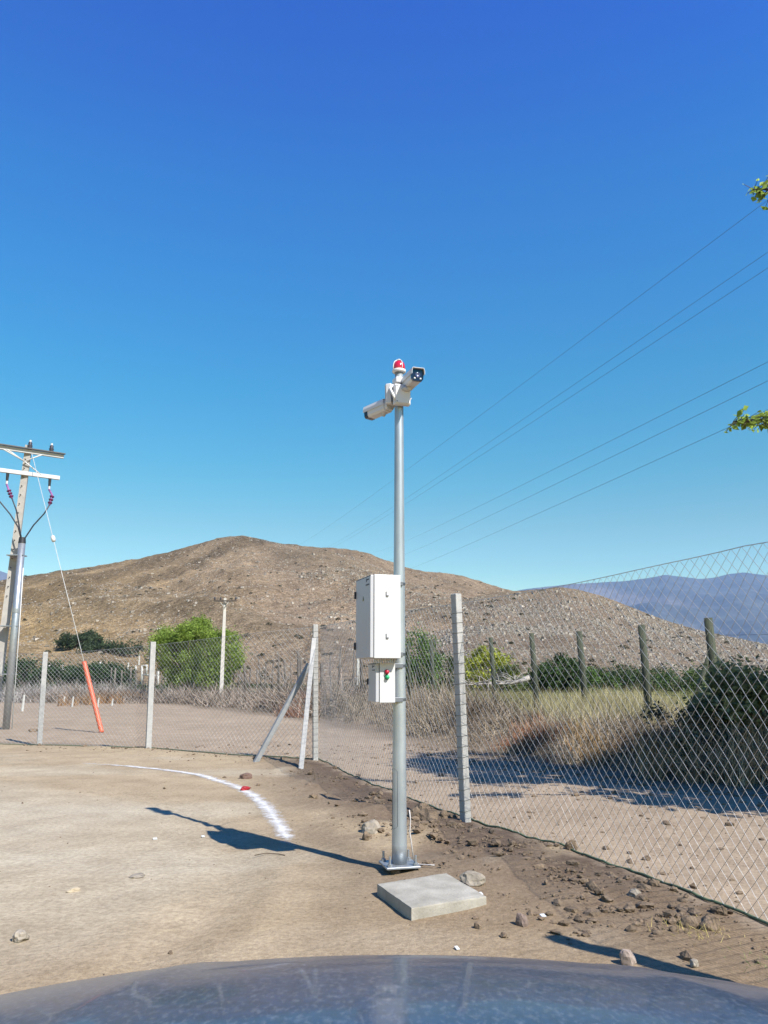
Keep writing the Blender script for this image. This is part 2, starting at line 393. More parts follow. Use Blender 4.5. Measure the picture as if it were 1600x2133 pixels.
rock(1265, 1880, 30, 18, 'grey brown clod on the churned earth, left of the fence foot', M_clod, 23)
rock(1325, 1868, 28, 18, 'pale stone on the churned earth close to the fence foot', M_stone, 24)
rock(1050, 1952, 16, 12, 'little stone below the upright dark stone', M_clod, 25)
rock(997, 1934, 18, 14, 'little brown stone in front of the slab', M_clod, 26)
rock(68, 1524, 18, 10, 'dark block on the dirt beside the left concrete post', M_clod, 27)

# ------------------------------------------------------------ chalk line on the yard
def chalk():
    pts = [(150, 1590), (200, 1592), (300, 1600), (400, 1612), (455, 1627), (505, 1645), (545, 1672), (572, 1705), (592, 1735), (606, 1765)]
    W = [.06, .10, .13, .12, .11, .12, .12, .12, .11, .08]
    P = [G(*p) for p in pts]; c = np.array([[p.x, p.y] for p in P]); t = np.arange(len(c)); tt = np.linspace(0, len(c) - 1, 260)
    # smooth interpolation
    def cr(a, q):
        i = np.clip(np.floor(q).astype(int), 0, len(a) - 2); f = q - i
        g = lambda k: a[np.clip(i + k, 0, len(a) - 1)]
        p0, p1, p2, p3 = g(-1), g(0), g(1), g(2)
        if a.ndim > 1: f = f[:, None]
        return .5 * (2 * p1 + (p2 - p0) * f + (2 * p0 - 5 * p1 + 4 * p2 - p3) * f ** 2 + (3 * p1 - p0 - 3 * p2 + p3) * f ** 3)
    c2 = cr(c, tt); wd = cr(np.array(W), tt)
    d = np.gradient(c2, axis=0); d /= np.linalg.norm(d, axis=1, keepdims=True); nn = np.stack([-d[:, 1], d[:, 0]], 1)
    m = 9; V = []; ed = []
    for j in range(m):
        s = j / (m - 1) * 2 - 1; q = c2 + nn * (wd * s * 1.0)[:, None]
        V.append(np.stack([q[:, 0], q[:, 1], gz(q[:, 0], q[:, 1]) + .006], 1)); ed.append(np.full(len(q), 1 - abs(s)))
    V = np.stack(V, 1); e = np.stack(ed, 1); fade = np.minimum(1, np.minimum(np.arange(260) / 60, (259 - np.arange(260)) / 25))[:, None]
    e = e * fade
    i = np.arange(259)[:, None] * m + np.arange(m - 1)[None]
    Fc = np.stack([i, i + 1, i + m + 1, i + m], -1).reshape(-1, 4)
    mt = mat('chalk', (.95, .93, .89), rough=.95, var=.05, scale=40)
    n = mt.node_tree.nodes; l = mt.node_tree.links; b = n['Principled BSDF']
    at = n.new('ShaderNodeAttribute'); at.attribute_name = 'tint'; tc = n.new('ShaderNodeTexCoord')
    ns = n.new('ShaderNodeTexNoise'); ns.inputs['Scale'].default_value = 7; ns.inputs['Detail'].default_value = 12; ns.inputs['Roughness'].default_value = .72
    l.new(tc.outputs['Object'], ns.inputs['Vector'])
    ad = n.new('ShaderNodeMath'); ad.operation = 'MULTIPLY_ADD'; ad.inputs[1].default_value = .42
    l.new(at.outputs['Fac'], ad.inputs[0]); l.new(ns.outputs['Fac'], ad.inputs[2])
    mr = n.new('ShaderNodeMapRange'); mr.inputs['From Min'].default_value = .58; mr.inputs['From Max'].default_value = .92; mr.inputs['To Max'].default_value = .9
    l.new(ad.outputs[0], mr.inputs['Value']); l.new(mr.outputs[0], b.inputs['Alpha'])
    npmesh('chalk_line', V.reshape(-1, 3), Fc, mt, smooth=True, tint=e.ravel(), kind='structure')
chalk()

# ------------------------------------------------------------ hills and mountains
def interp(tab, q): a = np.array(tab, float); return np.interp(q, a[:, 0], a[:, 1])
MAIN = [(-900, 1330), (-500, 1290), (-200, 1245), (0, 1211), (60, 1199), (120, 1190), (200, 1180), (300, 1161), (360, 1147), (410, 1134), (455, 1121), (480, 1117), (510, 1117), (545, 1125), (600, 1134), (640, 1139), (690, 1141), (740, 1147), (775, 1155), (800, 1165), (850, 1184), (890, 1191), (940, 1196), (980, 1204), (1020, 1217), (1060, 1229), (1120, 1245), (1200, 1275), (1320, 1330), (1500, 1380), (1800, 1400)]
SPUR = [(560, 1400), (650, 1385), (760, 1352), (860, 1306), (940, 1262), (1000, 1240), (1060, 1231), (1110, 1229), (1170, 1223), (1205, 1228), (1250, 1240), (1300, 1259), (1350, 1279), (1400, 1296), (1460, 1314), (1520, 1326), (1600, 1342), (1700, 1358), (1900, 1380), (2200, 1400)]
def hillmesh(name, tab, p0, p1, d0, d1, nu, nv, noise_amp, seed, m, prof=1.15, lean=0.0, colf=None, back=.35):
    px = np.linspace(p0, p1, nu); cy = interp(tab, px)
    vx = (px - 800) / F; v = (1066.5 - cy) / F; c, s = math.cos(PITCH), math.sin(PITCH)
    dy = c - v * s; dz = s + v * c; tan_e = dz / dy; azx = vx / dy           # direction per unit forward distance
    r = np.concatenate([np.linspace(0, 1, nv), 1 + np.linspace(.03, back, 14)])
    D0 = d0; D1 = d1(px) if callable(d1) else d1
    rr = r[:, None]; Dm = D0 + (D1 - D0)[None] * rr if not np.isscalar(D1) else np.broadcast_to(D0 + (D1 - D0) * rr, (len(r), nu)).copy()
    Dc = D1 if np.isscalar(D1) else D1[None]
    crest = CH + tan_e[None] * Dc
    f = np.where(rr <= 1, (rr ** prof) , 1 - ((rr - 1) / back) ** 1.3 * .6)
    f = np.where(rr <= 1, f * (1 - .10 * np.sin(rr * math.pi)), f)
    X = azx[None] * Dm; Y = Dm
    nz = fbm(X * .018 + Y * .010, Y * .006 - X * .004, 4, seed) * .7 + (1 - np.abs(fbm(X * .03 + Y * .02, Y * .009 - X * .01, 3, seed + 9)) * 2) * .3
    env = np.clip(np.sin(np.clip(rr, 0, 1) * math.pi), 0, 1) ** .7
    nz2 = fbm(X * .25, Y * .25, 4, seed + 5)
    Z = -1.5 + (crest + 1.5) * f + noise_amp * nz * env + nz2 * noise_amp * .05 * np.clip(rr * 3, 0, 1)
    Z = Z - (rr < .001) * 2
    V = np.stack([X.ravel(), Y.ravel(), Z.ravel()], 1)
    i = np.arange(len(r) - 1)[:, None] * nu + np.arange(nu - 1)[None]
    Fc = np.stack([i, i + 1, i + nu + 1, i + nu], -1).reshape(-1, 4)
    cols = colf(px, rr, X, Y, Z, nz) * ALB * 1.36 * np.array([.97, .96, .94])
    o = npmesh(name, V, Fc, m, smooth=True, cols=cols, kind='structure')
    return o, V.reshape(len(r), nu, 3)
def hillmat(name, sc, bump=.9):
    m = bpy.data.materials.new(name); m.use_nodes = True
    n = m.node_tree.nodes; l = m.node_tree.links; b = n['Principled BSDF']
    b.inputs['Roughness'].default_value = 1; b.inputs['Specular IOR Level'].default_value = .05
    tc = n.new('ShaderNodeTexCoord'); at = n.new('ShaderNodeAttribute'); at.attribute_name = 'tint'; cur = at.outputs['Color']
    for s, lo, hi, a, c in sc:
        q = n.new('ShaderNodeTexNoise'); q.inputs['Scale'].default_value = s; q.inputs['Detail'].default_value = 5; q.inputs['Roughness'].default_value = .65
        l.new(tc.outputs['Object'], q.inputs['Vector'])
        rp = n.new('ShaderNodeValToRGB'); rp.color_ramp.elements[0].position = a; rp.color_ramp.elements[1].position = c
        rp.color_ramp.elements[0].color = (*lo, 1); rp.color_ramp.elements[1].color = (*hi, 1); l.new(q.outputs['Fac'], rp.inputs[0])
        mx = n.new('ShaderNodeMix'); mx.data_type = 'RGBA'; mx.blend_type = 'MULTIPLY'; mx.inputs['Factor'].default_value = 1
        l.new(cur, mx.inputs['A']); l.new(rp.outputs[0], mx.inputs['B']); cur = mx.outputs['Result']
        last = q
    l.new(cur, b.inputs['Base Color'])
    bp = n.new('ShaderNodeBump'); bp.inputs['Strength'].default_value = bump; bp.inputs['Distance'].default_value = .6
    l.new(last.outputs['Fac'], bp.inputs['Height']); l.new(bp.outputs[0], b.inputs['Normal'])
    return m
HM = hillmat('hill_soil', [(.05, (.8, .78, .74), (1.15, 1.12, 1.08), .35, .65), (.5, (.72, .70, .68), (1.15, 1.15, 1.15), .4, .6), (2.2, (.52, .50, .47), (1.35, 1.32, 1.27), .38, .62)])
def cmain(px, rr, X, Y, Z, nz):
    P = np.broadcast_to(px[None], X.shape).ravel(); r = np.broadcast_to(rr, X.shape).ravel(); x, y = X.ravel(), Y.ravel()
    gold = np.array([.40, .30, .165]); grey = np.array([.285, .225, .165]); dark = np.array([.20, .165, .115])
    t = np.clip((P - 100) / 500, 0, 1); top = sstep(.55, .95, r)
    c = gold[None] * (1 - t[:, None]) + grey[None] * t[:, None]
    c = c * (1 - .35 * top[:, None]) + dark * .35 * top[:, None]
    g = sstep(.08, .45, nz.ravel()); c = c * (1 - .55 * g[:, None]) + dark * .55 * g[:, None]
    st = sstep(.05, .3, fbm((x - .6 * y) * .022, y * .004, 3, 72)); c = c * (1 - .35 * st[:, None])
    return np.clip(c * (1 + .15 * fbm(x * .05, y * .05, 3, 70))[:, None], 0, 1)
def cspur(px, rr, X, Y, Z, nz):
    x, y = X.ravel(), Y.ravel(); r = np.broadcast_to(rr, X.shape).ravel()
    c = np.tile(np.array([.255, .205, .155]), (len(x), 1)); top = sstep(.75, 1, r)
    c = c * (1 - .3 * top[:, None]) + np.array([.20, .17, .10]) * .3 * top[:, None]
    low = sstep(.22, .02, r) if False else 1 - sstep(.02, .2, r)
    c = c * (1 - .6 * low[:, None]) + np.array([.09, .12, .045]) * .6 * low[:, None]
    return c
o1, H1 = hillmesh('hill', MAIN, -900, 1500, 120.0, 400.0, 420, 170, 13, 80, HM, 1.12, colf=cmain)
o2, H2 = hillmesh('hill', SPUR, 560, 2200, 105.0, 260.0, 360, 130, 3, 90, HM, 1.1, colf=cspur)
FAR = [(950, 1260), (1040, 1236), (1100, 1227), (1180, 1217), (1230, 1214), (1300, 1211), (1350, 1204), (1385, 1197), (1420, 1201), (1455, 1206), (1490, 1203), (1520, 1195), (1550, 1192), (1600, 1198), (1700, 1215), (1900, 1240), (2300, 1300), (2600, 1400)]
FARL = [(-900, 1250), (-500, 1165), (-200, 1150), (-60, 1172), (0, 1189), (30, 1200), (80, 1225), (160, 1260), (300, 1390)]
def cfar(px, rr, X, Y, Z, nz):
    x, y = X.ravel(), Y.ravel(); g = sstep(-.1, .5, nz.ravel())
    c = np.array([.20, .175, .15])[None] * (1 - g[:, None]) + np.array([.10, .105, .09])[None] * g[:, None]
    return c * (1 + .25 * fbm(x * .004, y * .004, 4, 71))[:, None]
FM = hillmat('mountain_soil', [(.002, (.7, .7, .7), (1.2, 1.2, 1.2), .35, .65), (.02, (.7, .7, .7), (1.2, 1.2, 1.2), .35, .65)], .0)
def farscale(tab, p0, p1, seed):
    # the noise works in metres, so distant ranges use a broader one
    px = np.linspace(p0, p1, 260); cy = interp(tab, px) + 1.2 * fbm(px * .03, px * 0, 3, seed)
    vx = (px - 800) / F; v = (1066.5 - cy) / F; c, s = math.cos(PITCH), math.sin(PITCH)
    dy = c - v * s; dz = s + v * c; r = np.concatenate([np.linspace(0, 1, 120), [1.04, 1.1, 1.2]])[:, None]
    D = 3600 + 3200 * r; X = vx[None] / dy[None] * D; Y = np.broadcast_to(D, X.shape)
    f = np.where(r <= 1, r ** 1.0, 1 - (r - 1) * 2.2)
    nz = 1 - 2 * np.abs(fbm(X * .0022 + Y * .0005, Y * .0007, 5, seed))
    Z = -5 + (CH + (dz / dy)[None] * 6800 + 5) * f + 110 * (nz - .6) * np.clip(np.sin(np.clip(r, 0, 1) * math.pi), 0, 1)
    V = np.stack([X.ravel(), Y.ravel(), Z.ravel()], 1); nu = 260
    i = np.arange(len(r) - 1)[:, None] * nu + np.arange(nu - 1)[None]
    Fc = np.stack([i, i + 1, i + nu + 1, i + nu], -1).reshape(-1, 4)
    npmesh('mountain', V, Fc, FM, smooth=True, cols=cfar(px, r, X, Y, Z, nz) * ALB, kind='structure')
farscale(FAR, 950, 2600, 101); farscale(FARL, -900, 300, 131)

# rocks and scrub on the hills
def bilin(H, r, u):
    nr, nu = H.shape[0], H.shape[1]; a = r * (nr - 1); b = u * (nu - 1)
    i = np.clip(a.astype(int), 0, nr - 2); j = np.clip(b.astype(int), 0, nu - 2); fa = (a - i)[:, None]; fb = (b - j)[:, None]
    return (H[i, j] * (1 - fb) + H[i, j + 1] * fb) * (1 - fa) + (H[i + 1, j] * (1 - fb) + H[i + 1, j + 1] * fb) * fa
HR = mat('hill_stone', (.44, .39, .32), rough=.95, var=.25, scale=.8, spec=.1, attr='tint')
HR.node_tree.nodes
def hillrocks(H, nv, n, pxr, dens, s0, seed, smax, label):
    r = RNG.uniform(0, 1, n) ** .8; u = RNG.uniform(*pxr, n)
    P = bilin(H[:nv], r * .985, u)
    k = RNG.uniform(0, 1, n) < dens(P[:, 0], P[:, 1], r, u); P = P[k]
    S = np.clip(s0 * (1 + RNG.pareto(3.2, len(P))), 0, smax) * .6
    S = S * np.clip(P[:, 1] / 260, .45, 1.0); P[:, 2] += S * .25
    return rockfield('hill_rocks', P, S, HR, label, .8, cat='rocks', sub=0)
hillrocks(H1, 170, 110000, (.30, .88), lambda x, y, r, u: np.clip(.16 + .72 * sstep(-.15, .35, fbm(x * .03 + y * .02, y * .02, 3, 81)) * sstep(.42, .6, u), 0, 1) * (1 - .7 * sstep(.6, 1, r)), .23, 1, 1.1, 'pale stones scattered over the tall brown hill')
hillrocks(H2, 130, 90000, (.0, .72), lambda x, y, r, u: np.clip(.35 + .65 * sstep(-.3, .3, fbm(x * .05, y * .05, 3, 83)), 0, 1) * sstep(.03, .15, r) * (1 - .45 * sstep(.7, 1, r)), .22, 2, 1.2, 'dense pale boulders covering the low hill spur at right')
def scrub(H, nv, n, pxr, dens, size, name, label, c1, c2, per=46, rr=(0, 1)):
    r = RNG.uniform(*rr, n); u = RNG.uniform(*pxr, n); P = bilin(H[:nv], r * .99, u)
    k = RNG.uniform(0, 1, n) < dens(P[:, 0], P[:, 1], r, u); P = P[k]
    S = size * RNG.uniform(.6, 1.5, len(P))
    q = RNG.normal(size=(len(P), per, 3)); q /= np.linalg.norm(q, axis=2, keepdims=True); q *= RNG.uniform(.4, 1, (len(P), per, 1)) ** .5
    q[..., 2] = np.abs(q[..., 2]) * .7
    Q = (P[:, None] + q * S[:, None, None]).reshape(-1, 3)
    V, Fc, t = leaves(Q, size * .28, asp=.6)
    npmesh(name, V, Fc, leafmat(name, c1, c2, .3), tint=t, label=label, cat='bushes', kind='stuff')
scrub(H1, 170, 1500, (.30, .9), lambda x, y, r, u: .10 + .4 * sstep(.1, .5, fbm(x * .02, y * .02, 3, 85)), .65, 'hill_scrub', 'small dark scrub bushes dotted over the tall hill', (.085, .085, .045), (.15, .13, .07))
scrub(H2, 130, 900, (0, .8), lambda x, y, r, u: .12 + .6 * (r < .2), .7, 'hill_scrub', 'small dark scrub bushes dotted over the low hill spur', (.07, .075, .035), (.14, .12, .06))

# ------------------------------------------------------------ plants
M_bark = mat('bark', (.16, .12, .085), rough=.95, var=.3, scale=10, bump=.5)
def branchy(mb, base, d, L, r, depth, ends, rs, spread=.7, n=6, up=.15):
    p = Vector(base); pts = [p.copy()]; rad = [r]; dd = Vector(d).normalized()
    k = 4
    for i in range(k):
        dd = (dd + Vector((rs.gauss(0, .16), rs.gauss(0, .16), rs.gauss(0, .1) + up * .3))).normalized()
        p = p + dd * (L / k); pts.append(p.copy()); rad.append(r * (1 - .45 * (i + 1) / k))
    mb.tube(pts, rad, n)
    if depth == 0: ends.append(p.copy()); ends.append(pts[2]); return
    for i in range(rs.choice((2, 3, 3))):
        a = Vector((rs.gauss(0, 1), rs.gauss(0, 1), rs.gauss(0, .6))).normalized()
        nd = (dd + a * spread + Vector((0, 0, up))).normalized()
        branchy(mb, p if i < 2 else pts[3], nd, L * rs.uniform(.6, .85), rad[-1] * .8, depth - 1, ends, rs, spread, max(4, n - 1), up)
def tree(name, base, blobs, nleaf, size, c1, c2, label, cat='tree', trunk_r=.2, fork=.25, droop=.2, seed=1, asp=.3, clump=.16, group=None, lm=None, shell=.55):
    """blobs: (centre offset, radii) ellipsoids the crown is made of; leaf sprays hang from twigs spread through them."""
    rng = np.random.default_rng(seed); rs = random.Random(seed)
    e = empty(name, base, label, cat, group)
    mb = MB(); vols = np.array([b[1][0] * b[1][1] * b[1][2] for b in blobs]); pr = vols / vols.sum()
    fk = Vector(base) + Vector((rs.uniform(-.1, .1), rs.uniform(-.1, .1), 1)) * max(b[0][2] for b in blobs) * fork
    mb.tube([Vector(base) - Vector((0, 0, .1)), (Vector(base) + fk) / 2 + Vector((rs.uniform(-.08, .08), 0, 0)), fk], [trunk_r, trunk_r * .8, trunk_r * .7], 8)
    nc = max(14, nleaf // 150); ci = rng.choice(len(blobs), nc, p=pr)
    cen = np.zeros((nc, 3))
    for k, i in enumerate(ci):
        q = rng.normal(size=3); q /= np.linalg.norm(q); q *= rng.uniform(shell, 1.02) ** .6
        cen[k] = np.array(base) + np.array(blobs[i][0]) + q * np.array(blobs[i][1])
    for k in range(min(nc, 40)):
        c = Vector(cen[k]); mid = fk.lerp(c, .5) + Vector((rs.gauss(0, .1), rs.gauss(0, .1), .12)) * trunk_r * 3
        mb.tube([fk, mid, c], [trunk_r * .4, trunk_r * .2, trunk_r * .06], 5)
    mb.build('trunk', M_bark, e)
    per = nleaf // nc; big = max(max(b[1]) for b in blobs)
    Rr = clump * big * rng.uniform(.6, 1.5, (nc, 1, 1))
    q = rng.normal(size=(nc, per, 3)) * .5; q[..., 2] *= .8; q[..., 2] -= droop * rng.uniform(0, 1.4, (nc, per))
    P = (cen[:, None] + q * Rr).reshape(-1, 3)
    P[:, 2] = np.maximum(P[:, 2], base[2] + .03)
    V, Fc, t = leaves(P, size, droop, asp, rng)
    t *= np.repeat(np.repeat(rng.uniform(.75, 1.25, nc), per), 4)
    npmesh('crown', V, Fc, lm or leafmat(name + '_leaf', c1, c2), e, tint=t)
    return e
tb = at_z(405, 1452, 0.0)
tb = Vector(((398 - 800) / F * 43.5, 44, 0))
tree('pepper_tree', tb, [((0.15, 0.0, 2.53), (1.62, 1.62, 1.91)), ((-1.18, 0.0, 3.05), (1.1, 1.18, 0.92)), ((1.69, 0.22, 2.53), (1.1, 1.18, 1.47)), ((0.15, 0.0, 3.71), (1.1, 1.1, 0.92)), ((0.44, 0.15, 1.36), (1.4, 1.25, 0.96)), ((-0.66, 0.07, 1.65), (0.88, 0.88, 0.88))], 46000, .075, (.20, .31, .045), (.42, .56, .10), 'bright green drooping tree beside the cream power pole', 'tree', .3, seed=5, droop=.5, asp=.3, clump=.2)
tree('shade_tree', Vector((7.6, 6.9, 0)), [((0, 0, 4.6), (2.0, 1.8, 1.2)), ((.6, .4, 5.8), (2.0, 1.9, 1.2)), ((-.2, .0, 7.6), (1.5, 1.5, .7)), ((.1, .2, 9.2), (1.4, 1.5, .6)), ((-2.3, -.6, 8.6), (.8, .8, .2)), ((1.6, .8, 3.4), (1.8, 1.6, 1.0))], 26000, .10, (.06, .12, .02), (.13, .22, .04), 'big leafy tree outside the right edge that overhangs the lane', 'tree', .28, seed=8, fork=.3, clump=.2, asp=.45)
st = bpy.data.objects.get('shade_tree')
def spray(px, py, y, dx, n, seed):               # an outer twig of the shade tree reaching into view
    rs = random.Random(seed); a = at_y(px, py, y); b = Vector((7.3, 6.9, a.z - .3))
    tip = a.copy(); mb = MB(); pts = [b, b.lerp(tip, .4) + Vector((0, 0, .25)), b.lerp(tip, .8) + Vector((0, 0, .06)), tip]
    mb.tube(pts, [.05, .03, .012, .004], 6); P = []
    for i in range(n):
        t = rs.uniform(.80, 1.0); c = b.lerp(tip, t) + Vector((rs.gauss(.02, .05), rs.gauss(0, .10), rs.gauss(0, .035)))
        mb.tube([b.lerp(tip, t), c], [.004, .002], 4); P.append(c)
    mb.build('branch', M_bark, st)
    V, Fc, t = leaves(np.array(P), .038, .1, .55, np.random.default_rng(seed))
    npmesh('leaf_spray', V, Fc, leafmat('spray_leaf', (.30, .46, .06), (.60, .78, .16), 3, .5), st, tint=t)
spray(1564, 394, 7.0, 0, 170, 3); spray(1527, 878, 7.4, 0, 230, 4)

def bush(name, p, rx, ry, rz, n, size, c1, c2, label, seed, droop=0.0, asp=.5, group=None):
    if name == 'dark_bush':                      # loose, open and uneven: many small lobes
        q = random.Random(seed); bl = [((q.uniform(-.85, .85) * rx, q.uniform(-.8, .8) * ry, rz * q.uniform(.12, .8)), (rx * q.uniform(.18, .34), ry * .4, rz * q.uniform(.14, .30))) for _ in range(16)]
        return tree(name, p, bl, n, size, c1, c2, label, 'bush', .05 * max(1, rx), .2, droop, seed, asp, .5, group, shell=.2)
    return tree(name, p, [((0, 0, rz * .55), (rx, ry, rz * .5)), ((rx * .35, 0, rz * .45), (rx * .6, ry * .8, rz * .5)), ((-rx * .4, .1, rz * .5), (rx * .55, ry, rz * .42))], n, size, c1, c2, label, 'bush', .05 * max(1, rx), .25, droop, seed, asp, .24, group)
DKG = ((.14, .18, .08), (.38, .42, .18))
def by(px, py_top, y, w, ybase=None): # base at depth y, width in px
    x = (px - 800) / F * y * .985; zt = at_y(px, py_top, y).z; z0 = g1(x, y); return Vector((x, y, z0)), w / F * y / 2, zt - z0
p, rx, h = by(1590, 1402, 12.6, 320); bush('dark_bush', p, rx * .95, 1.2, h * 1.05, 13000, .045, *DKG, 'big dark leafy bush at the right edge behind the wire mesh', 31)
p, rx, h = by(1455, 1440, 11.9, 170); bush('dark_bush', p, rx, .7, h, 4500, .035, (.09, .10, .06), (.22, .22, .13), 'lower grey green bush left of the big dark bush', 32)
p, rx, h = by(1700, 1400, 12.6, 260); bush('dark_bush', p, rx, 1.3, h, 9000, .05, *DKG, 'dark bush continuing past the right edge', 33)
p, rx, h = by(1165, 1368, 33, 115); bush('green_bush', p, rx, 1.2, h, 9000, .06, (.04, .085, .02), (.09, .16, .04), 'dark green round bush in the field behind the second wooden post', 34)
p, rx, h = by(1235, 1392, 36, 90); bush('green_bush', p, rx, 1.0, h, 4000, .06, (.07, .14, .03), (.15, .24, .06), 'fresh green bush right of the dark round field bush', 35)
p, rx, h = by(1012, 1354, 38, 100); bush('yellow_bush', p, rx, 1.2, h, 9000, .06, (.36, .42, .04), (.60, .62, .08), 'bright yellow green flowering bush behind the nearest concrete post', 36)
p, rx, h = by(1062, 1385, 36, 80); bush('green_bush', p, rx, 1.0, h, 4000, .06, (.13, .18, .04), (.22, .27, .08), 'olive green bush between the yellow bush and the dark round one', 37)
p, rx, h = by(868, 1322, 42, 90); bush('green_bush', p, rx, 1.3, h, 9000, .07, (.11, .20, .04), (.20, .32, .08), 'tall light green bush just right of the steel pole', 38)
p, rx, h = by(925, 1365, 46, 80); bush('green_bush', p, rx, 1.3, h, 4000, .07, (.08, .13, .04), (.15, .2, .07), 'mid green bush behind the mesh between pole and concrete post', 39)
p, rx, h = by(1330, 1395, 60, 160); bush('green_bush', p, rx, 2, h, 7000, .09, (.05, .09, .03), (.11, .17, .05), 'low field hedge behind the third wooden post', 40)
p, rx, h = by(1465, 1392, 50, 180); bush('green_bush', p, rx, 2, h, 7000, .09, (.06, .11, .03), (.13, .19, .05), 'low green field bush behind the braced wooden post', 41)
LB = [(62, 1378, 95, 150, 42, 'dark green round bush just right of the left power pole'), (135, 1392, 110, 105, 43, 'dark green bush between the left concrete post and the orange tube'), (190, 1388, 112, 75, 44, 'dark green bush half hidden by the orange tube'), (232, 1384, 115, 95, 45, 'dark green bush right of the orange tube')]
for px, pt, y, w_, sd, lab in LB:
    p, rx, h = by(px, pt, y, w_); bush('green_bush', p, rx, 3, h, 7000, .16, (.035, .075, .022), (.075, .15, .045), lab, sd)
p, rx, h = by(-20, 1385, 100, 120); bush('green_bush', p, rx, 3, h, 4000, .16, (.035, .075, .022), (.075, .15, .045), 'dark green bush at the left edge behind the power pole', 46)
# bushes on the hill foot
def onhill(px, py):
    d = ray(px, py); best = None
    P = H1[:170].reshape(-1, 3); v = P - np.array([0, 0, CH]); t = v[:, 1] / d.y; e = (v[:, 0] / t - d.x) ** 2 + (v[:, 2] / t - d.z) ** 2
    return Vector(P[np.argmin(e)])
for i, (px, py, w_, h_, lab) in enumerate([(150, 1352, 70, 18, 'grey green bush at the left of the pair on the hill foot'), (190, 1346, 55, 18, 'grey green bush at the right of the pair on the hill foot'), (235, 1362, 120, 12, 'long low grey bush on the hill foot above the far fields')]):
    p = onhill(px, py); s = p.y / F; bush('hill_bush', p, w_ * s / 2, 3, h_ * s * 1.6, 4500, .2, (.055, .085, .035), (.10, .14, .06), lab, 50 + i)
# far field greenery that reads as one mass
def greenery():
    n = 1500; x = RNG.uniform(-75, 75, n); y = RNG.uniform(62, 118, n)
    k = (fbm(x * .05, y * .05, 3, 86) > -.1); x, y = x[k], y[k]; S = RNG.uniform(.25, .8, len(x)) * (.7 + .3 * (x > 8)); per = 55
    q = RNG.normal(size=(len(x), per, 3)); q /= np.linalg.norm(q, axis=2, keepdims=True); q[..., 2] = np.abs(q[..., 2]) * .8; q[..., 0] *= 1.8
    Q = (np.stack([x, y, gz(x, y)], 1)[:, None] + q * S[:, None, None] * RNG.uniform(.5, 1, (len(x), per, 1))).reshape(-1, 3)
    V, Fc, t = leaves(Q, .16, asp=.6)
    npmesh('field_scrub', V, Fc, leafmat('field_leaf', (.05, .08, .03), (.16, .18, .07), .06), tint=t, label='low green and grey scrub across the far field', cat='bushes', kind='stuff')
greenery()

# dry brush: upright thin stems in clumps
def brush(name, x, y, h, n_per, label, c1, c2, w=.006, spread=.28, lean=.35, curl=1):
    n = len(x); base = np.stack([x, y, gz(x, y) - .03], 1)
    b = np.repeat(base, n_per, 0); H = np.repeat(h, n_per) * RNG.uniform(.45, 1.1, n * n_per)
    m = len(b); b[:, :2] += RNG.normal(size=(m, 2)) * spread * .5; b[:, 2] = gz(b[:, 0], b[:, 1]) - .02
    d = RNG.normal(size=(m, 3)) * lean; d[:, 2] = 1; mid = b + d * (H * .5)[:, None]
    d2 = d + RNG.normal(size=(m, 3)) * lean * curl; tip = mid + d2 * (H * .5)[:, None]
    A = np.concatenate([b, mid]); B = np.concatenate([mid, tip])
    ra = np.concatenate([np.full(m, w), np.full(m, w * .7)]); rb = np.concatenate([np.full(m, w * .7), np.full(m, w * .25)])
    V, Fc = segs(A, B, (ra, rb), 3)
    t = np.repeat(np.tile(RNG.uniform(.35, 1.5, m), 2), 6)
    mt = mat(name + '_stem', c1, rough=.9, col2=c2, scale=.9, attr='tint', spec=.1)
    return npmesh(name, V, Fc, mt, tint=t, label=label, cat='dry brush', kind='stuff')
def along_edge(n, t0, t1, lo, hi):
    pl = np.array(EDGE); L = np.hypot(*np.diff(pl, axis=0).T); cs = np.concatenate([[0], np.cumsum(L)])
    s = RNG.uniform(t0, t1, n); k = np.interp(s, np.arange(len(pl)), cs)
    x = np.interp(k, cs, pl[:, 0]); y = np.interp(k, cs, pl[:, 1]); i = np.clip(np.searchsorted(cs, k) - 1, 0, len(L) - 1)
    d = np.diff(pl, axis=0)[i] / L[i][:, None]; o = RNG.uniform(lo, hi, n)
    return x - d[:, 1] * o, y + d[:, 0] * o, o
x, y, o = along_edge(1500, 3.9, 8.9, .1, 3.2)
brush('dry_brush', x, y, (.07 + .16 * np.clip(o, 0, 1) * (1.0 * (o < 1.6) + .35 * (o >= 1.6)) + .12 * RNG.random(len(x))) * (.35 + 1.1 * sstep(-.35, .35, fbm(x * .9, y * .9, 3, 61))) * np.interp(y, [12, 16, 22], [1, 1.15, 2.0]), 15, 'grey brown leafless brush on the bank behind the lane', (.22, .17, .125), (.56, .46, .33), .0075, .35, .6)
x, y, o = along_edge(1300, 2.1, 4.2, .2, 4.5)
brush('dry_brush', x, y, (.25 + .4 * RNG.random(len(x))) * (.3 + 1.1 * sstep(-.35, .35, fbm(x * .5, y * .5, 3, 62))), 11, 'grey leafless brush along the far side of the lane', (.25, .19, .145), (.54, .44, .35), .018, .6, .65)
x = RNG.uniform(-30, -9.5, 1100); y = RNG.uniform(42, 56, 1100)
brush('dry_brush', x, y, (.4 + .35 * RNG.random(1100)) * (.45 + .8 * sstep(-.35, .35, fbm(x * .4, y * .4, 3, 63))), 10, 'band of pale grey leafless brush in the left background', (.28, .245, .22), (.54, .49, .45), .022, .9, .55)
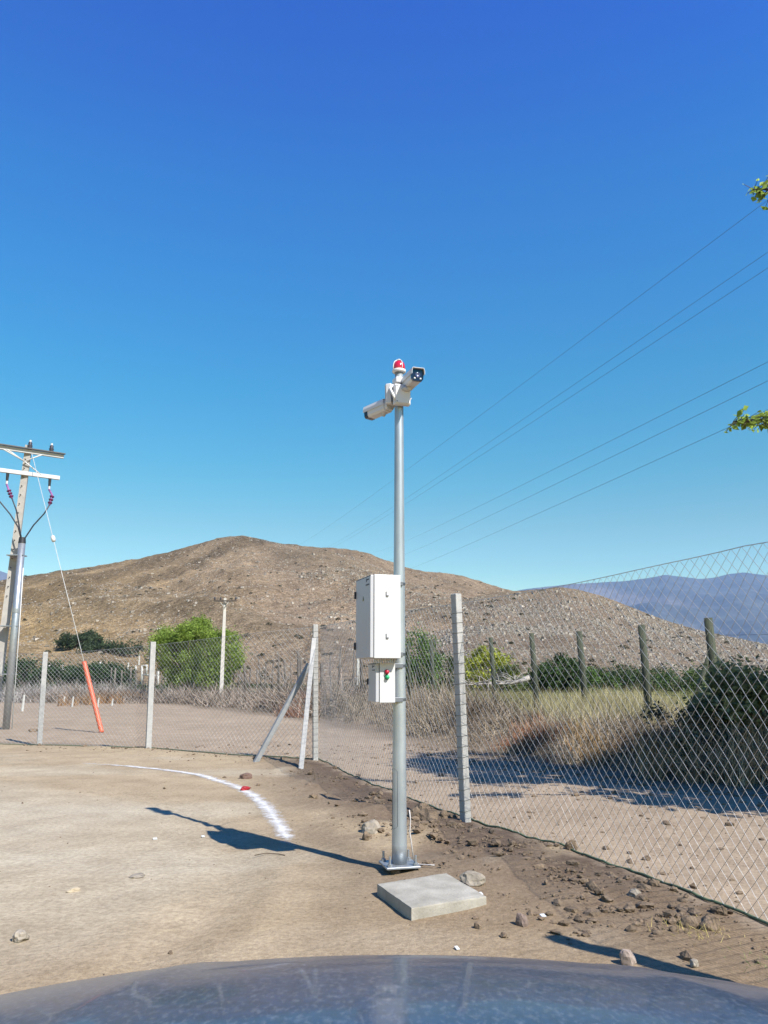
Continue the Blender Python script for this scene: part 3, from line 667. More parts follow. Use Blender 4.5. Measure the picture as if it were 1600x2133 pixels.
def patch(px, py, w, hpx, n, per, h, label, c1, c2, ww=.004, lean=.3, name='dry_grass', y=None):
    cx = []; 
    p0 = at_z(px, py, .5)
    if y: p0 = Vector(((px - 800) / F * y * .985, y, 0))
    x = p0.x + RNG.normal(size=n) * w / F * p0.y / 3; yy = p0.y + RNG.normal(size=n) * hpx
    return brush(name, x, yy, np.full(n, h), per, label, c1, c2, ww, .2, lean)
patch(1110, 1500, 70, .5, 70, 18, .26, 'rusty red dry weeds on the bank at mid right', (.36, .15, .08), (.50, .24, .13), y=15.3)
patch(1372, 1560, 60, .30, 34, 14, .34, 'orange dry weeds in front of the dark bush', (.50, .27, .06), (.68, .42, .12), y=12.2)
patch(1215, 1530, 50, .4, 30, 16, .26, 'tan orange weeds on the bank edge', (.45, .26, .10), (.55, .36, .16), y=13.6)
patch(1260, 1460, 190, 1.2, 420, 24, .55, 'pale yellow dry grass between the wooden posts', (.40, .36, .18), (.66, .58, .34), .0035, y=17)
patch(1040, 1450, 190, 1.6, 420, 22, .42, 'yellow green grass in the field behind the bank', (.26, .25, .11), (.42, .38, .20), .005, y=24)
patch(1300, 1440, 300, 2.5, 600, 22, .38, 'green field grass further behind the wooden posts', (.20, .23, .08), (.38, .36, .16), .006, y=26)
patch(645, 1480, 60, 1.5, 120, 20, .45, 'reddish dry weeds behind the fence corner', (.30, .15, .10), (.42, .24, .16), .007, y=30)
patch(1412, 1925, 26, .04, 12, 10, .05, 'yellow dry tuft at the fence foot near the right edge', (.62, .47, .12), (.8, .66, .28), .002, .7, 'dry_tuft', y=4.75)
patch(1575, 1960, 30, .08, 14, 8, .035, 'sparse green weeds at the fence foot near the right edge', (.22, .34, .10), (.36, .46, .16), .002, .9, 'weeds', y=4.2)
patch(250, 1470, 60, 3, 120, 16, .5, 'rusty weeds at the lane end near the second concrete post', (.38, .22, .11), (.50, .32, .18), .012, y=43)
def dead_log():
    e = empty('dead_tree', Vector((5.2, 31, g1(5.2, 31))), 'bleached fallen dead tree lying in the field behind the mesh', 'dead tree')
    mt = mat('dead_wood', (.46, .42, .37), rough=.9, var=.35, scale=6); mb = MB(); y = 31
    A = [at_y(960, 1428, y), at_y(1010, 1424, y), at_y(1060, 1424, y), at_y(1085, 1418, y), at_y(1103, 1411, y)]
    mb.tube(A, [.02, .035, .05, .085, .10], 7); mb.build('log', mt, e); rs = random.Random(4)
    mb = MB()
    for i in range(60):
        a = A[0].lerp(A[3], rs.random()); b = a + Vector((rs.uniform(-.9, .6), rs.uniform(-.5, .5), rs.uniform(-.25, .4)))
        mb.tube([a, (a + b) / 2 + Vector((0, 0, .08)), b], [.022, .015, .005], 4)
    mb.build('dead_branches', mt, e)
dead_log()
patch(1480, 1570, 170, .35, 70, 22, .55, 'brown dry twigs in front of the big dark bush', (.30, .23, .15), (.58, .46, .30), .006, .5, 'dry_brush', y=11.4)

# ------------------------------------------------------------ chain-link fences
M_conc = mat('concrete', (.56, .55, .52), rough=.9, var=.10, scale=14, bump=.3, bscale=70, spec=.2)
M_wire = mat('galvanised_wire', (.66, .66, .65), rough=.38, metal=.55, var=.08, scale=3, spec=.6)
M_tie = mat('tie_wire', (.20, .20, .19), rough=.6, metal=.4)
M_cable = mat('cable_green_reflection', (.12, .17, .09), rough=.6, var=.3, scale=2)  # greenish reflection painted into the tension cable's colour
def resample(pl, step):
    pl = np.array(pl, float); L = np.hypot(*np.diff(pl, axis=0).T); cs = np.concatenate([[0], np.cumsum(L)])
    n = int(cs[-1] / step); k = np.arange(n + 1) * step
    return np.interp(k, cs, pl[:, 0]), np.interp(k, cs, pl[:, 1]), k
def smooth_pl(pl, it=2):
    pl = [tuple(p) for p in pl]
    for _ in range(it):
        q = [pl[0]]
        for a, b in zip(pl[:-1], pl[1:]):
            q += [(a[0] * .75 + b[0] * .25, a[1] * .75 + b[1] * .25), (a[0] * .25 + b[0] * .75, a[1] * .25 + b[1] * .75)]
        q.append(pl[-1]); pl = q
    return pl
def mesh_panel(pl, ztop, parent, seed, wire=.0017):
    """one woven diamond sheet following the plan line pl; ztop(x,y) is the absolute height of its upper edge"""
    p = .048; q = .05
    xs, ys, k = resample(smooth_pl(pl), p); nz = 44
    Z0 = gz(xs, ys) + .012; Z1 = ztop(xs, ys)
    dx = np.gradient(xs); dy = np.gradient(ys); L = np.hypot(dx, dy) + 1e-9; nx, ny = -dy / L, dx / L
    A = []; B = []
    kk = np.arange(len(xs) - 1)
    def pt(ki, j):                                # ki column index array
        t = j / (nz - 1); z = Z0[ki] + (Z1[ki] - Z0[ki]) * t
        s = .035 * vnoise(k[ki] * .9, np.full(len(ki), t * 3.0), seed) + .012 * vnoise(k[ki] * 4, np.full(len(ki), t * 9.), seed + 1)
        sh = .042 * vnoise(k[ki] * .7 + 9, np.full(len(ki), t * 4.), seed + 2)
        env = math.sin(min(1, t) * math.pi) * .8 + .2
        return np.stack([xs[ki] + nx[ki] * s * env + dx[ki] / L[ki] * sh, ys[ki] + ny[ki] * s * env + dy[ki] / L[ki] * sh, z + .02 * vnoise(k[ki] * 1.3, np.full(len(ki), t * 2.), seed + 4) * env], 1)
    for j in range(nz - 1):
        a = kk + ((j + kk) % 2); b = kk + ((j + 1 + kk) % 2)
        A.append(pt(a, j)); B.append(pt(b, j + 1))
    A = np.concatenate(A); B = np.concatenate(B)
    V, Fc = segs(A, B, wire, 4); npmesh('wire_mesh', V, Fc, M_wire, parent, smooth=True)
    for nm, ZZ, r, mt in (('top_wire', Z1, .0028, M_wire), ('bottom_cable', Z0, .009, M_cable)):
        P = np.stack([xs, ys, ZZ], 1); a = P[:-1]; b = P[1:]; V, Fc = segs(a, b, r, 6); npmesh(nm, V, Fc, mt, parent, smooth=True)
def post_between(base, top, w, rot, parent, name='post', ties=True, m=M_conc, label=None):
    b = Vector(base); t = Vector(top); h = (t - b).length
    az = (t - b).normalized(); ax_ = Vector((math.cos(rot), math.sin(rot), 0)); ax_ = (ax_ - az * ax_.dot(az)).normalized(); ay = az.cross(ax_)
    q = Matrix(((ax_.x, ay.x, az.x, 0), (ax_.y, ay.y, az.y, 0), (ax_.z, ay.z, az.z, 0), (0, 0, 0, 1)))
    M = Matrix.Translation(b - az * .1) @ q
    mb = MB(); mb.box(w, w, h + .1, M @ Matrix.Translation((0, 0, (h + .1) / 2)), .008)
    o = mb.build(name, m, parent, label=label)
    if ties:
        z = .2
        while z < h:
            mb = MB()
            c = w / 2 + .003; P = [M @ Vector(v) for v in ((c, c, z), (c, -c, z + .008), (-c, -c, z), (-c, c, z - .006))]
            mb.tube([P[0], P[1], P[2], P[3], P[0]], .0022, 4); z += .1; mb.build('tie_wire', M_tie, o)
    return o
def vpost(px, py, top_py, top_px, w, rot, parent, **k):
    b = G(px, py); t = at_y(top_px, top_py, b.y); return post_between(b, t, w, rot, parent, **k)
f1 = empty('wire_fence', G(970, 1712), 'near galvanised diamond mesh fence running from the corner post to the right edge', 'fence')
f2 = empty('wire_fence', G(309, 1559), 'far galvanised diamond mesh fence running left from the corner post', 'fence')
RT = R(20)
vpost(970, 1712, 1237, 950, .080, R(38), f1)
pn = Vector((2.36, 3.10, 0)); post_between(pn, pn + Vector((-.02, 0, 2.13)), .10, R(22), f1)
cb = G(657, 1583); ct = at_y(657, 1301, cb.y)
post_between(cb, ct, .085, R(15), f1, label='corner post propped by two slanting braces')
ba = G(627, 1604); post_between(ba, Vector((ct.x - .01, ct.y - .10, ct.z - .25)), .075, R(10), f1, name='brace', ties=False)
bb = G(534, 1586); post_between(bb, Vector((ct.x - .09, ct.y - .03, 1.58)), .075, R(30), f2, name='brace', ties=False, m=mat('concrete_shaded', (.36, .37, .37), rough=.9, var=.12, scale=14))  # same concrete, greyed: this brace's shade is painted into its colour
vpost(309, 1559, 1337, 319, .10, R(25), f2, ties=False)
vpost(82, 1552, 1358, 95, .10, R(25), f2, ties=False)
vpost(-170, 1548, 1362, -140, .10, R(25), f2, ties=False)
zc = ct.z - .03
def ztR(x, y):
    t = np.array([[-3, 2.0], [3.05, 2.09], [4.82, 2.17], [8.2, 2.13], [13.8, zc]]); z = np.interp(y, t[:, 0], t[:, 1])
    return z
def ztL(x, y):
    a = at_y(309, 1345, 15.4); return np.interp(x, [-20, -8, xy(82, 1552)[0], xy(309, 1559)[0], cb.x], [1.85, 1.85, at_y(95, 1364, xy(82, 1552)[1]).z, at_y(319, 1345, xy(309, 1559)[1]).z, zc])
off = .05
mesh_panel([(a + .05, b + .02) for a, b in FENCE_R[:11]], ztR, f1, 5)
mesh_panel([(a, b - .07) for a, b in FENCE_L[1:]], ztL, f2, 6, .0021)

# ------------------------------------------------------------ wooden post fences beyond the lane
M_wood = mat('green_wood', (.075, .088, .055), rough=.85, var=.35, scale=5, stretch=(8, 8, .8), bump=.4, bscale=30)
M_stake = mat('grey_stake', (.17, .145, .12), rough=.9, var=.4, scale=3)
wf = empty('wooden_fence', Vector((3.3, 17.5, g1(3.3, 17.5))), 'weathered green round posts with wires standing on the bank', 'fence')
tops = []
for px, py, d, bx, r in [(1475, 1287, 13.6, 1497, .062), (1336, 1302, 15.2, 1352, .058), (1206, 1315, 17.0, 1222, .055), (1107, 1319, 18.4, 1120, .05), (1022, 1328, 20.6, 1034, .045), (898, 1334, 23, 905, .045), (850, 1340, 25, 856, .04), (812, 1346, 27, 816, .04)]:
    t = at_y(px, py, d); z0 = g1(t.x, d); bt = at_y(bx, 1480, d); k = (bt.x - t.x) / max(.1, t.z - bt.z) * .8
    b = Vector((t.x + k * (t.z - z0), d, z0 - .1)); mb = MB(); mb.tube([b, b.lerp(t, .5) + Vector((.008, 0, 0)), t], [r * 1.25, r * 1.18, r * 1.12], 12); o = mb.build('post', M_wood, wf)
    tops.append((b, t))
b, t = tops[0]; m_ = b.lerp(t, .74)
for dx, dy in ((-.50, .1), (.85, .25)):
    mb = MB(); e_ = Vector((m_.x + dx, m_.y + dy, b.z + .1)); mb.tube([m_, e_], [.04, .045], 9); mb.build('brace', M_wood, wf)
for h in (.35, .6, .85):
    mb = MB()
    for (b0, t0), (b1, t1) in zip(tops[:-1], tops[1:]):
        a = b0.lerp(t0, h); c = b1.lerp(t1, h); mb.tube([a, (a + c) / 2 - Vector((0, 0, .03)), c], .003, 4)
    b0, t0 = tops[0]; a = b0.lerp(t0, h); mb.tube([a, a + Vector((3.5, -3.4, -.1))], .003, 4)
    mb.build('wire', M_tie, wf)
sf = empty('stake_fence', Vector((-5, 36, 0)), 'ragged line of thin grey stakes along the far side of the lane', 'fence')
rs = random.Random(12)
line = [(-.3, 27.5), (-2.4, 31), (-5.2, 38), (-9.6, 47), (-16, 56), (-21, 60)]
sx, sy, sk = resample(line, .85)
nst = len(sx)
for i in range(min(nst, 70)):
    x_ = sx[i] + rs.uniform(-.12, .12); y_ = sy[i] + .9; z_ = g1(x_, y_); h = rs.uniform(1.45, 2.25); ln = rs.gauss(0, .06)
    mb = MB(); r = rs.uniform(.035, .07) * (1 + (y_ - 27) * .012)
    mb.tube([(x_, y_, z_ - .1), (x_ + ln * .6 + rs.uniform(-.03, .03), y_, z_ + h * .5), (x_ + ln * 1.6, y_, z_ + h)], [r, r * .9, r * .75], 6); mb.build('stake', M_stake, sf)
for i, (px, y_, l1) in enumerate([(515, 42, -.7), (500, 43, -1.0), (572, 37, .9), (610, 33, .7), (590, 35, -.6)]):
    x_ = (px - 800) / F * y_; mb = MB(); mb.tube([(x_ - l1, y_ - .5, .1), (x_, y_, 1.5)], .035, 6); mb.build('leaning_stake', M_stake, sf)
for h in (.5, .95):
    mb = MB(); mb.tube([(a, b_ + .9, g1(a, b_) + h) for a, b_ in zip(sx[::4], sy[::4])], .006, 4); mb.build('wire', M_tie, sf)
# stub posts in the far left field
stubs = [(46, 1450, 1482, .10, 'first'), (132, 1452, 1470, .08, ''), (150, 1452, 1472, .08, ''), (203, 1455, 1474, .08, ''), (233, 1457, 1470, .08, '')]
M_white = mat('whitewash', (.66, .64, .58), rough=.85, var=.12, scale=6)
for px, a, b_, w_, lab in stubs:
    p = at_z(px, b_, 0); p.z = g1(p.x, p.y); h = (b_ - a) / F * p.y; mb = MB(); mb.cyl(p - Vector((0, 0, .1)), p + Vector((.03, 0, h)), w_ * .6, w_ * .45, 8)
    mb.build('stub_post', M_white, label={46: 'short pale stub post right of the left power pole', 132: 'short pale stub post between left concrete post and orange tube, left one', 150: 'short pale stub post between left concrete post and orange tube, right one', 203: 'short pale stub post just right of the orange tube foot', 233: 'small pale stub post by the lane end'}[px], cat='post', group='pale stub posts in the left field')

# ------------------------------------------------------------ power poles
M_pole = mat('pole_concrete', (.52, .49, .44), rough=.85, var=.12, scale=5, bump=.25, bscale=40)
M_galv = mat('galvanised_steel', (.52, .55, .57), rough=.42, metal=.65, var=.10, scale=14, spec=.5, detail=8)
M_white_arm = mat('arm_paint', (.78, .77, .74), rough=.6, var=.06)
M_blk = mat('black_rubber', (.03, .03, .032), rough=.5)
M_cab = mat('black_cable', (.05, .06, .08), rough=.5)
M_ins = mat('insulator', (.07, .065, .08), rough=.3)
M_purple = mat('purple_sleeve', (.42, .16, .40), rough=.5)
UB = Vector(((-6 - 800) / F * 21.6, 22, g1(-10.4, 22)))
UP = at_y(60, 928, 22)
def upt(py):                                     # point on the pole axis seen at that height
    t = (py - 928) / (1515 - 928); tt = at_y(60 + (-66) * t, py, 22); return tt
up = empty('power_pole', UB, 'tall concrete power pole with two cross arms and cable sleeves at the left edge', 'power pole')
mb = MB(); a = UB - Vector((0, 0, .2)); M4 = None
def squaretaper(mb, a, b, w0, w1, rot=.3):
    v = []; 
    for p, w_ in ((a, w0), (b, w1)):
        for dx, dy in ((-1, -1), (1, -1), (1, 1), (-1, 1)):
            x = dx * w_ / 2; y = dy * w_ / 2 * .8; v.append((p.x + x * math.cos(rot) - y * math.sin(rot), p.y + x * math.sin(rot) + y * math.cos(rot), p.z))
    mb.add(v, [(0, 1, 5, 4), (1, 2, 6, 5), (2, 3, 7, 6), (3, 0, 4, 7), (4, 5, 6, 7), (3, 2, 1, 0)])
squaretaper(mb, a, UP, .23, .17); mb.build('pole', M_pole, up)
mb = MB()
for i in range(16):
    p = UB.lerp(UP, .45 + .033 * i); mb.cyl(p + Vector((0, -.13, 0)), p + Vector((0, -.07, 0)), .012, n=6)
mb.build('pole_holes', M_blk, up)
AD = Vector((.93, .66, 0)).normalized()
za, zb = upt(944), upt(988)
def arm(c, half0, half1, t, m, name):
    mb = MB(); M = Matrix.Translation(c + AD * ((half1 - half0) / 2) + Vector((0, -.12, 0))) @ Matrix.Rotation(math.atan2(AD.y, AD.x), 4, 'Z')
    mb.box(half0 + half1, .09, t, M, .006); return mb.build(name, m, up)
arm(za + Vector((0, 0, .02)), 1.25, 1.02, .10, M_white_arm, 'cross_arm')
arm(za + Vector((0, -.1, .09)), 1.25, 1.10, .035, mat('arm_top', (.12, .12, .12), rough=.6), 'arm_rail')
arm(zb, 1.25, .97, .11, M_white_arm, 'cross_arm')
mid = upt(968); OF = Vector((0, -.16, 0))
for s0, z_ in ((-.62, za), (.48, za), (.50, zb), (-.5, za)):
    mb = MB(); mb.tube([mid + OF + Vector((0, 0, .06)), z_ + AD * s0 + OF], .018, 6); mb.build('arm_brace', M_white_arm, up)
for s0 in (.10, .68, -.8):
    b_ = za + AD * s0 + Vector((0, -.14, .10)); mb = MB(); M = Matrix.Translation(b_)
    mb.lathe([(.0, .0), (.05, 0), (.075, .03), (.05, .06), (.075, .09), (.045, .13), (.06, .17), (.03, .21), (0, .215)], 12, M); o = mb.build('insulator', M_ins, up)
    mb = MB(); mb.cyl(b_ + Vector((0, 0, .21)), b_ + Vector((0, 0, .26)), .035, .03, 8); mb.build('insulator_cap', M_white_arm, o)
sleeve_top = []
for s0, px1, py1 in ((.72, 112, 1020), (-.40, 18, 1010)):
    a = zb + AD * s0 + Vector((0, -.14, -.06)); mb = MB(); mb.cyl(a, a - Vector((0, 0, .22)), .045, .035, 8); mb.build('fuse_holder', M_blk, up)
    mb = MB(); mb.cyl(a - Vector((0, 0, .22)), a - Vector((0, 0, .32)), .03, n=8); mb.build('terminal', M_white_arm, up); sleeve_top.append(a - Vector((0, 0, .32)))
CT = at_y(46, 1130, 21.7)
c1 = at_y(104, 1050, 21.6); c2 = at_y(80, 1085, 21.7)
def sleeve(pts, nm_pts):
    mb = MB(); mb.tube(pts, .028, 7); o = mb.build('purple_sleeve', M_purple, up); a, b_ = pts[-2], pts[-1]; mb = MB()
    for k in range(3):
        p = a.lerp(b_, .1 + .32 * k); d = (b_ - a).normalized(); mb.cyl(p, p + d * .035, .065, .05, 10)
    mb.build('sleeve_fins', mat('sleeve_fin', (.16, .02, .10), rough=.5), o)
    mb = MB(); mb.tube(nm_pts, .020, 6); mb.build('cable', M_cab, up)
s = sleeve_top[0]; e1 = at_y(109, 1032, 21.8); e2 = at_y(103, 1052, 21.7); sleeve([s, e1, e2], [e2, at_y(92, 1070, 21.7), at_y(70, 1094, 21.7), at_y(54, 1118, 21.7), CT])
s = sleeve_top[1]; e1 = at_y(18, 1020, 21.4); e2 = at_y(25, 1038, 21.4); sleeve([s, e1, e2], [e2, at_y(34, 1062, 21.5), at_y(40, 1095, 21.6), CT])
mb = MB(); mb.tube([at_y(-30, 1010, 21.2), at_y(0, 1045, 21.3), at_y(22, 1072, 21.4), at_y(38, 1098, 21.5), CT], .02, 6); mb.build('cable', M_cab, up)
cbm = at_y(13, 1512, 21.7); cbm.z = g1(cbm.x, 21.7) - .1
mb = MB(); mb.tube([cbm, cbm.lerp(CT, .5), CT], .093, 18); cd = mb.build('steel_conduit', M_galv, up)
mb = MB(); q = CT; dd = (CT - cbm).normalized(); mb.cyl(q - dd * .02, q + dd * .14, .10, .085, 14); mb.build('conduit_cap', M_blk, cd)
mb = MB(); q = cbm.lerp(CT, .62); mb.cyl(q, q + dd * .12, .103, n=18); mb.build('coupling', M_galv, cd)
for t in (.1 + .2, .55, .93):
    q = cbm.lerp(CT, t); mb = MB(); M = Matrix.Translation(q + Vector((-.14, .06, 0))); mb.box(.46, .27, .03, M, .004); mb.build('strap', M_galv, up)
mb = MB(); mb.tube([cbm + Vector((.16, 0, 0)), cbm.lerp(CT, .5) + Vector((.13, 0, 0)), CT + Vector((.10, 0, -.7))], .013, 6); mb.build('ground_wire', M_white_arm, up)
# guy wire and its orange guard
ga = G(212, 1526); gtop = upt(938) + Vector((.1, -.05, 0))
gw = empty('guy_wire', ga, 'thin guy wire dropping from the power pole top into the orange tube', 'guy wire')
mb = MB(); mb.tube([ga, gtop], .008, 6); mb.build('wire', mat('pale_wire', (.72, .72, .70), rough=.5), gw)
mb = MB(); q = ga.lerp(gtop, .655); d_ = (gtop - ga).normalized(); mb.lathe([(0, -.09), (.05, -.08), (.06, 0), (.05, .08), (0, .09)], 10, Matrix.Translation(q) @ d_.to_track_quat('Z', 'Y').to_matrix().to_4x4()); mb.build('strain_insulator', M_white_arm, gw)
M_or = mat('orange_plastic', (.86, .18, .085), rough=.45, var=.12, scale=3)
zt = at_y(176, 1378, 20.9).z; tq = zt / gtop.z
mb = MB(); pts = [ga.lerp(gtop, tq * k / 40) + Vector((0, -.0, 0)) for k in range(41)]
mb.tube(pts, [.058 + (.004 if k % 2 else -.003) for k in range(41)], 12)
mb.build('guy_guard', M_or, label='bright orange ribbed plastic tube slanting over the guy wire foot', cat='tube')
# cream pole with dark arm in the middle distance
def fpole(px, py0, py1, y, w0, w1, label, m=M_white, arm_=None, lean=0, grp=None, ins=True, nm='power_pole'):
    b = Vector(((px - 800) / F * y * .985 + 0, y, 0)); b.x = at_y(px, py1, y).x; b.z = min(at_y(px, py1, y).z, g1(b.x, y)); t = at_y(px + lean, py0, y)
    e = empty(nm, b, label, 'pole' if nm != 'power_pole' else 'power pole', grp); mb = MB(); squaretaper(mb, b, t, w0, w1); mb.build('pole', m, e)
    if arm_:
        a0, a1, dz = arm_; mb = MB(); mb.box((a1 - a0) / F * y, .07, .065, Matrix.Translation((t.x + (a0 + a1) / 2 / F * y, t.y - .15, t.z + dz)), .005); mb.build('cross_arm', mat('dark_arm', (.09, .075, .06), rough=.8), e)
        if ins:
            for k in (.04, .3, .96):
                x_ = t.x + (a0 + (a1 - a0) * k) / F * y; mb = MB(); mb.lathe([(0, 0), (.04, .01), (.055, .05), (.03, .10), (.045, .13), (0, .15)], 8, Matrix.Translation((x_, t.y - .15, t.z + dz + .05))); mb.build('insulator', M_ins, e)
            for s_ in (-1, 1):
                mb = MB(); mb.tube([(t.x, t.y - .12, t.z - .5), (t.x + s_ * .25, t.y - .15, t.z + dz)], .014, 5); mb.build('arm_brace', m, e)
    return e
fpole(461, 1246, 1440, 40.5, .20, .13, 'cream concrete power pole standing in front of the green tree', mat('cream_concrete', (.70, .66, .58), rough=.8, var=.08), (-22, 25, -.15), 8)
e = fpole(345, 1374, 1434, 130, .38, .26, 'grey distant pole with a white box low down, right of the second concrete post', M_pole, None, 1)
mb = MB(); b = e.location; mb.box(1.6, .7, 1.0, Matrix.Translation((b.x, b.y - .6, at_y(344, 1425, 130).z)), .03); mb.build('equipment_box', M_white, e)
fpole(287, 1362, 1430, 140, .30, .22, 'thin distant pole with a pale cross arm left of the second concrete post', M_white, (-10, 10, -.1), 4, ins=False)
fpole(264, 1380, 1430, 135, .28, .22, 'distant white pole standing alone left of the gate frame', M_white, None, 4)
fr = empty('gate_frame', Vector((at_y(290, 1430, 125).x, 125, 0)), 'distant white gate frame of posts and beams behind the second concrete post', 'gate')
for px, a, b_ in ((283, 1388, 1430), (296, 1386, 1430), (306, 1385, 1406), (330, 1398, 1438)):
    mb = MB(); mb.tube([at_y(px - 1, b_, 125), at_y(px, a, 125)], .16, 6); mb.build('post', M_white, fr)
for a, b_ in (((282, 1388), (284, 1387)), ((296, 1387), (307, 1386)), ((296, 1405), (331, 1408))):
    mb = MB(); mb.tube([at_y(a[0], a[1], 125), at_y(b_[0], b_[1], 125)], .13, 6); mb.build('beam', M_white, fr)
for i, (px, a, b_, y) in enumerate([(103, 1385, 1396, 118), (131, 1384, 1402, 118), (191, 1400, 1422, 112), (209, 1379, 1392, 118), (248, 1386, 1402, 118)]):
    lab = ['pale far post above the bushes just right of the left concrete post', 'pale far post above the bushes midway to the orange tube', 'pale far post beside the upper part of the orange tube', 'pale far post above the bush right of the orange tube', 'pale far post above the bushes left of the gate frame'][i]
    mb = MB(); mb.tube([at_y(px - 1, b_ + 14, y), at_y(px, a, y)], [.14, .12], 6); mb.build('field_post', M_white, label=lab, cat='post', group='pale posts in the far left field')
e = fpole(746, 1362, 1418, 70, .24, .18, 'pale far pole under the large cabinet, left of the small cabinet', M_white, None, 0)

# overhead conductors, strung from beyond the right edge to behind the hill
M_line = mat('conductor', (.17, .22, .30), rough=.6)
LN = [((1640, 372), (620, 1136), 'topmost of the overhead conductors crossing the sky'), ((1640, 483), (672, 1144), 'second overhead conductor from the top'), ((1640, 517), (672, 1150), 'third overhead conductor from the top'),
      ((1640, 717), (780, 1150), 'fourth overhead conductor, uppermost of the lower set'), ((1640, 757), (790, 1172), 'fifth overhead conductor, middle of the lower set'), ((1640, 818), (800, 1200), 'lowest overhead conductor of the lower set')]
for i, (a, b_, lab) in enumerate(LN):
    A = at_y(a[0], a[1], 26 if i < 3 else 24); B = at_y(b_[0], b_[1], 430); A0 = A + (A - B) * .06
    n = 60; mb = MB(); pts = []
    for k in range(n + 1):
        t = (k / n) ** 2.2; p = A0.lerp(B, t); p.z -= 4 * t * (1 - t) * 1.2; pts.append(p)
    mb.tube(pts, [.0062 + .011 * (q_ / n) ** 1.6 for q_ in range(n + 1)], 5); mb.build('power_line', M_line, label=lab, cat='power line', group='overhead power lines')

# ------------------------------------------------------------ camera pole with its equipment
PB = at_z(832, 1803, .05); PB.z = .0
PX, PY = PB.x, PB.y
TOPZ = at_y(833, 775, PY).z
pole = empty('camera_pole', Vector((PX, PY, g1(PX, PY))), 'galvanised steel pole on a bolted base plate carrying cameras and cabinets', 'pole')
g0 = g1(PX, PY) + .045
def paxis(z): return Vector((PX + (z / TOPZ) * .012, PY, z))
mb = MB(); n = 40; zz = [g0 + (TOPZ - g0) * k / 30 for k in range(31)]
mb.tube([paxis(z) for z in zz], [.055 - .0215 * (k / 30) for k in range(31)], n)
mgp = bpy.data.materials.new('pole_zinc'); mgp = mat('pole_zinc', (.56, .62, .66), rough=.38, metal=.55, var=.14, scale=9, spec=.5, detail=9, bump=.06, bscale=25, stretch=(1, 1, .35))
mb.build('pole_shaft', mgp, pole)
def band(z, r=None, h=.03, m=M_galv, name='band', par=pole):
    r = r or (.055 - .0215 * (z / TOPZ)) + .003; mb = MB(); mb.cyl(paxis(z - h / 2), paxis(z + h / 2), r, n=28); return mb.build(name, m, par)
RB = Matrix.Translation((PX, PY, g0 - .01)) @ Matrix.Rotation(R(14), 4, 'Z')
mb = MB(); mb.box(.25, .25, .016, RB, .004); plate = mb.build('base_plate', M_galv, pole)
for sx_, sy_ in ((-1, -1), (1, -1), (1, 1), (-1, 1)):
    mb = MB(); a = RB @ Vector((sx_ * .095, sy_ * .095, -.05)); mb.cyl(a + Vector((0, 0, .035)), a + Vector((0, 0, .125)), .0085, n=10); o = mb.build('anchor_bolt', M_galv, pole)
    mb = MB(); mb.cyl(a + Vector((0, 0, .058)), a + Vector((0, 0, .074)), .018, n=6, smooth=False); mb.build('nut', M_galv, o)
# inspection hatch outline
mb = MB(); ar = R(215)
def onp(a, z, off_=.001):
    r = .055 - .0215 * (z / TOPZ) + off_; c = paxis(z); return Vector((c.x + r * math.sin(a), c.y - r * math.cos(a), z))
zA, zB = at_y(820, 1725, PY).z, at_y(820, 1600, PY).z
A0, A1 = R(-75), R(-15)
loop = [onp(A0, zA), onp((A0 + A1) / 2, zA), onp(A1, zA + .02), onp(A1, (zA + zB) / 2), onp(A1, zB - .02), onp((A0 + A1) / 2, zB), onp(A0, zB), onp(A0, zA)]
mb.tube(loop, .0016, 5); mb.build('hatch_seam', mat('seam', (.12, .13, .15), rough=.7), pole)
M_cabw = mat('cabinet_paint', (.76, .76, .76), rough=.38, var=.02, scale=3, spec=.5)
M_cabw_shaded = mat('cabinet_paint_shaded', (.60, .60, .62), rough=.4, var=.02, scale=3, spec=.5)  # same white paint, darkened: the door side's shade is put into the colour
M_dark = mat('dark_rubber', (.04, .04, .05), rough=.5)
NX = Vector((.954, .30, 0)); NY = Vector((-.30, .954, 0))       # cabinet axes: depth towards the pole, width away from the viewer
def cabinet(name, corner, dep, wid, z0, z1, label, gl=0):
    """corner = near vertical edge; door faces -NX"""
    e = empty(name, Vector((corner.x, corner.y, z0)) + NX * dep / 2 + NY * wid / 2, label, 'cabinet')
    rotm = Matrix((( NX.x, NY.x, 0, 0), (NX.y, NY.y, 0, 0), (0, 0, 1, 0), (0, 0, 0, 1)))
    def M(u, v, z): return Matrix.Translation(Vector((corner.x, corner.y, 0)) + NX * u + NY * v + Vector((0, 0, z))) @ rotm
    h = z1 - z0; dt = .030
    mb = MB(); mb.box(dep - dt, wid, h, M(dt + (dep - dt) / 2, wid / 2, z0 + h / 2), .003); mb.build('housing', M_cabw, e)
    mb = MB(); mb.box(.003, wid - .012, h - .012, M(dt - .0015, wid / 2, z0 + h / 2)); mb.build('door_gasket', M_dark, e)
    mb = MB(); mb.box(dt - .004, wid - .006, h - .008, M((dt - .004) / 2, wid / 2, z0 + h / 2), .004); dr = mb.build('door', M_cabw_shaded, e)
    mb = MB(); mb.box(.004, wid - .004, .006, M(.002, wid / 2, z1 - .010)); mb.build('drip_edge', M_dark, dr)
    return e, M, h, dr
cxn = at_y(771.5, 1300, PY - .275)
LC, LM, Lh, Ld = cabinet('large_cabinet', Vector((cxn.x, PY - .275, 0)), .235, .40, at_y(770, 1371, PY - .27).z, at_y(772, 1196, PY - .27).z, 'large white metal cabinet strapped high on the steel pole', 1)
zL = at_y(770, 1371, PY - .27).z
for hz in (.16, .80):
    mb = MB(); mb.box(.02, .014, .055, LM(-.004, .398, zL + Lh * hz), .003); mb.build('hinge', M_dark, Ld)
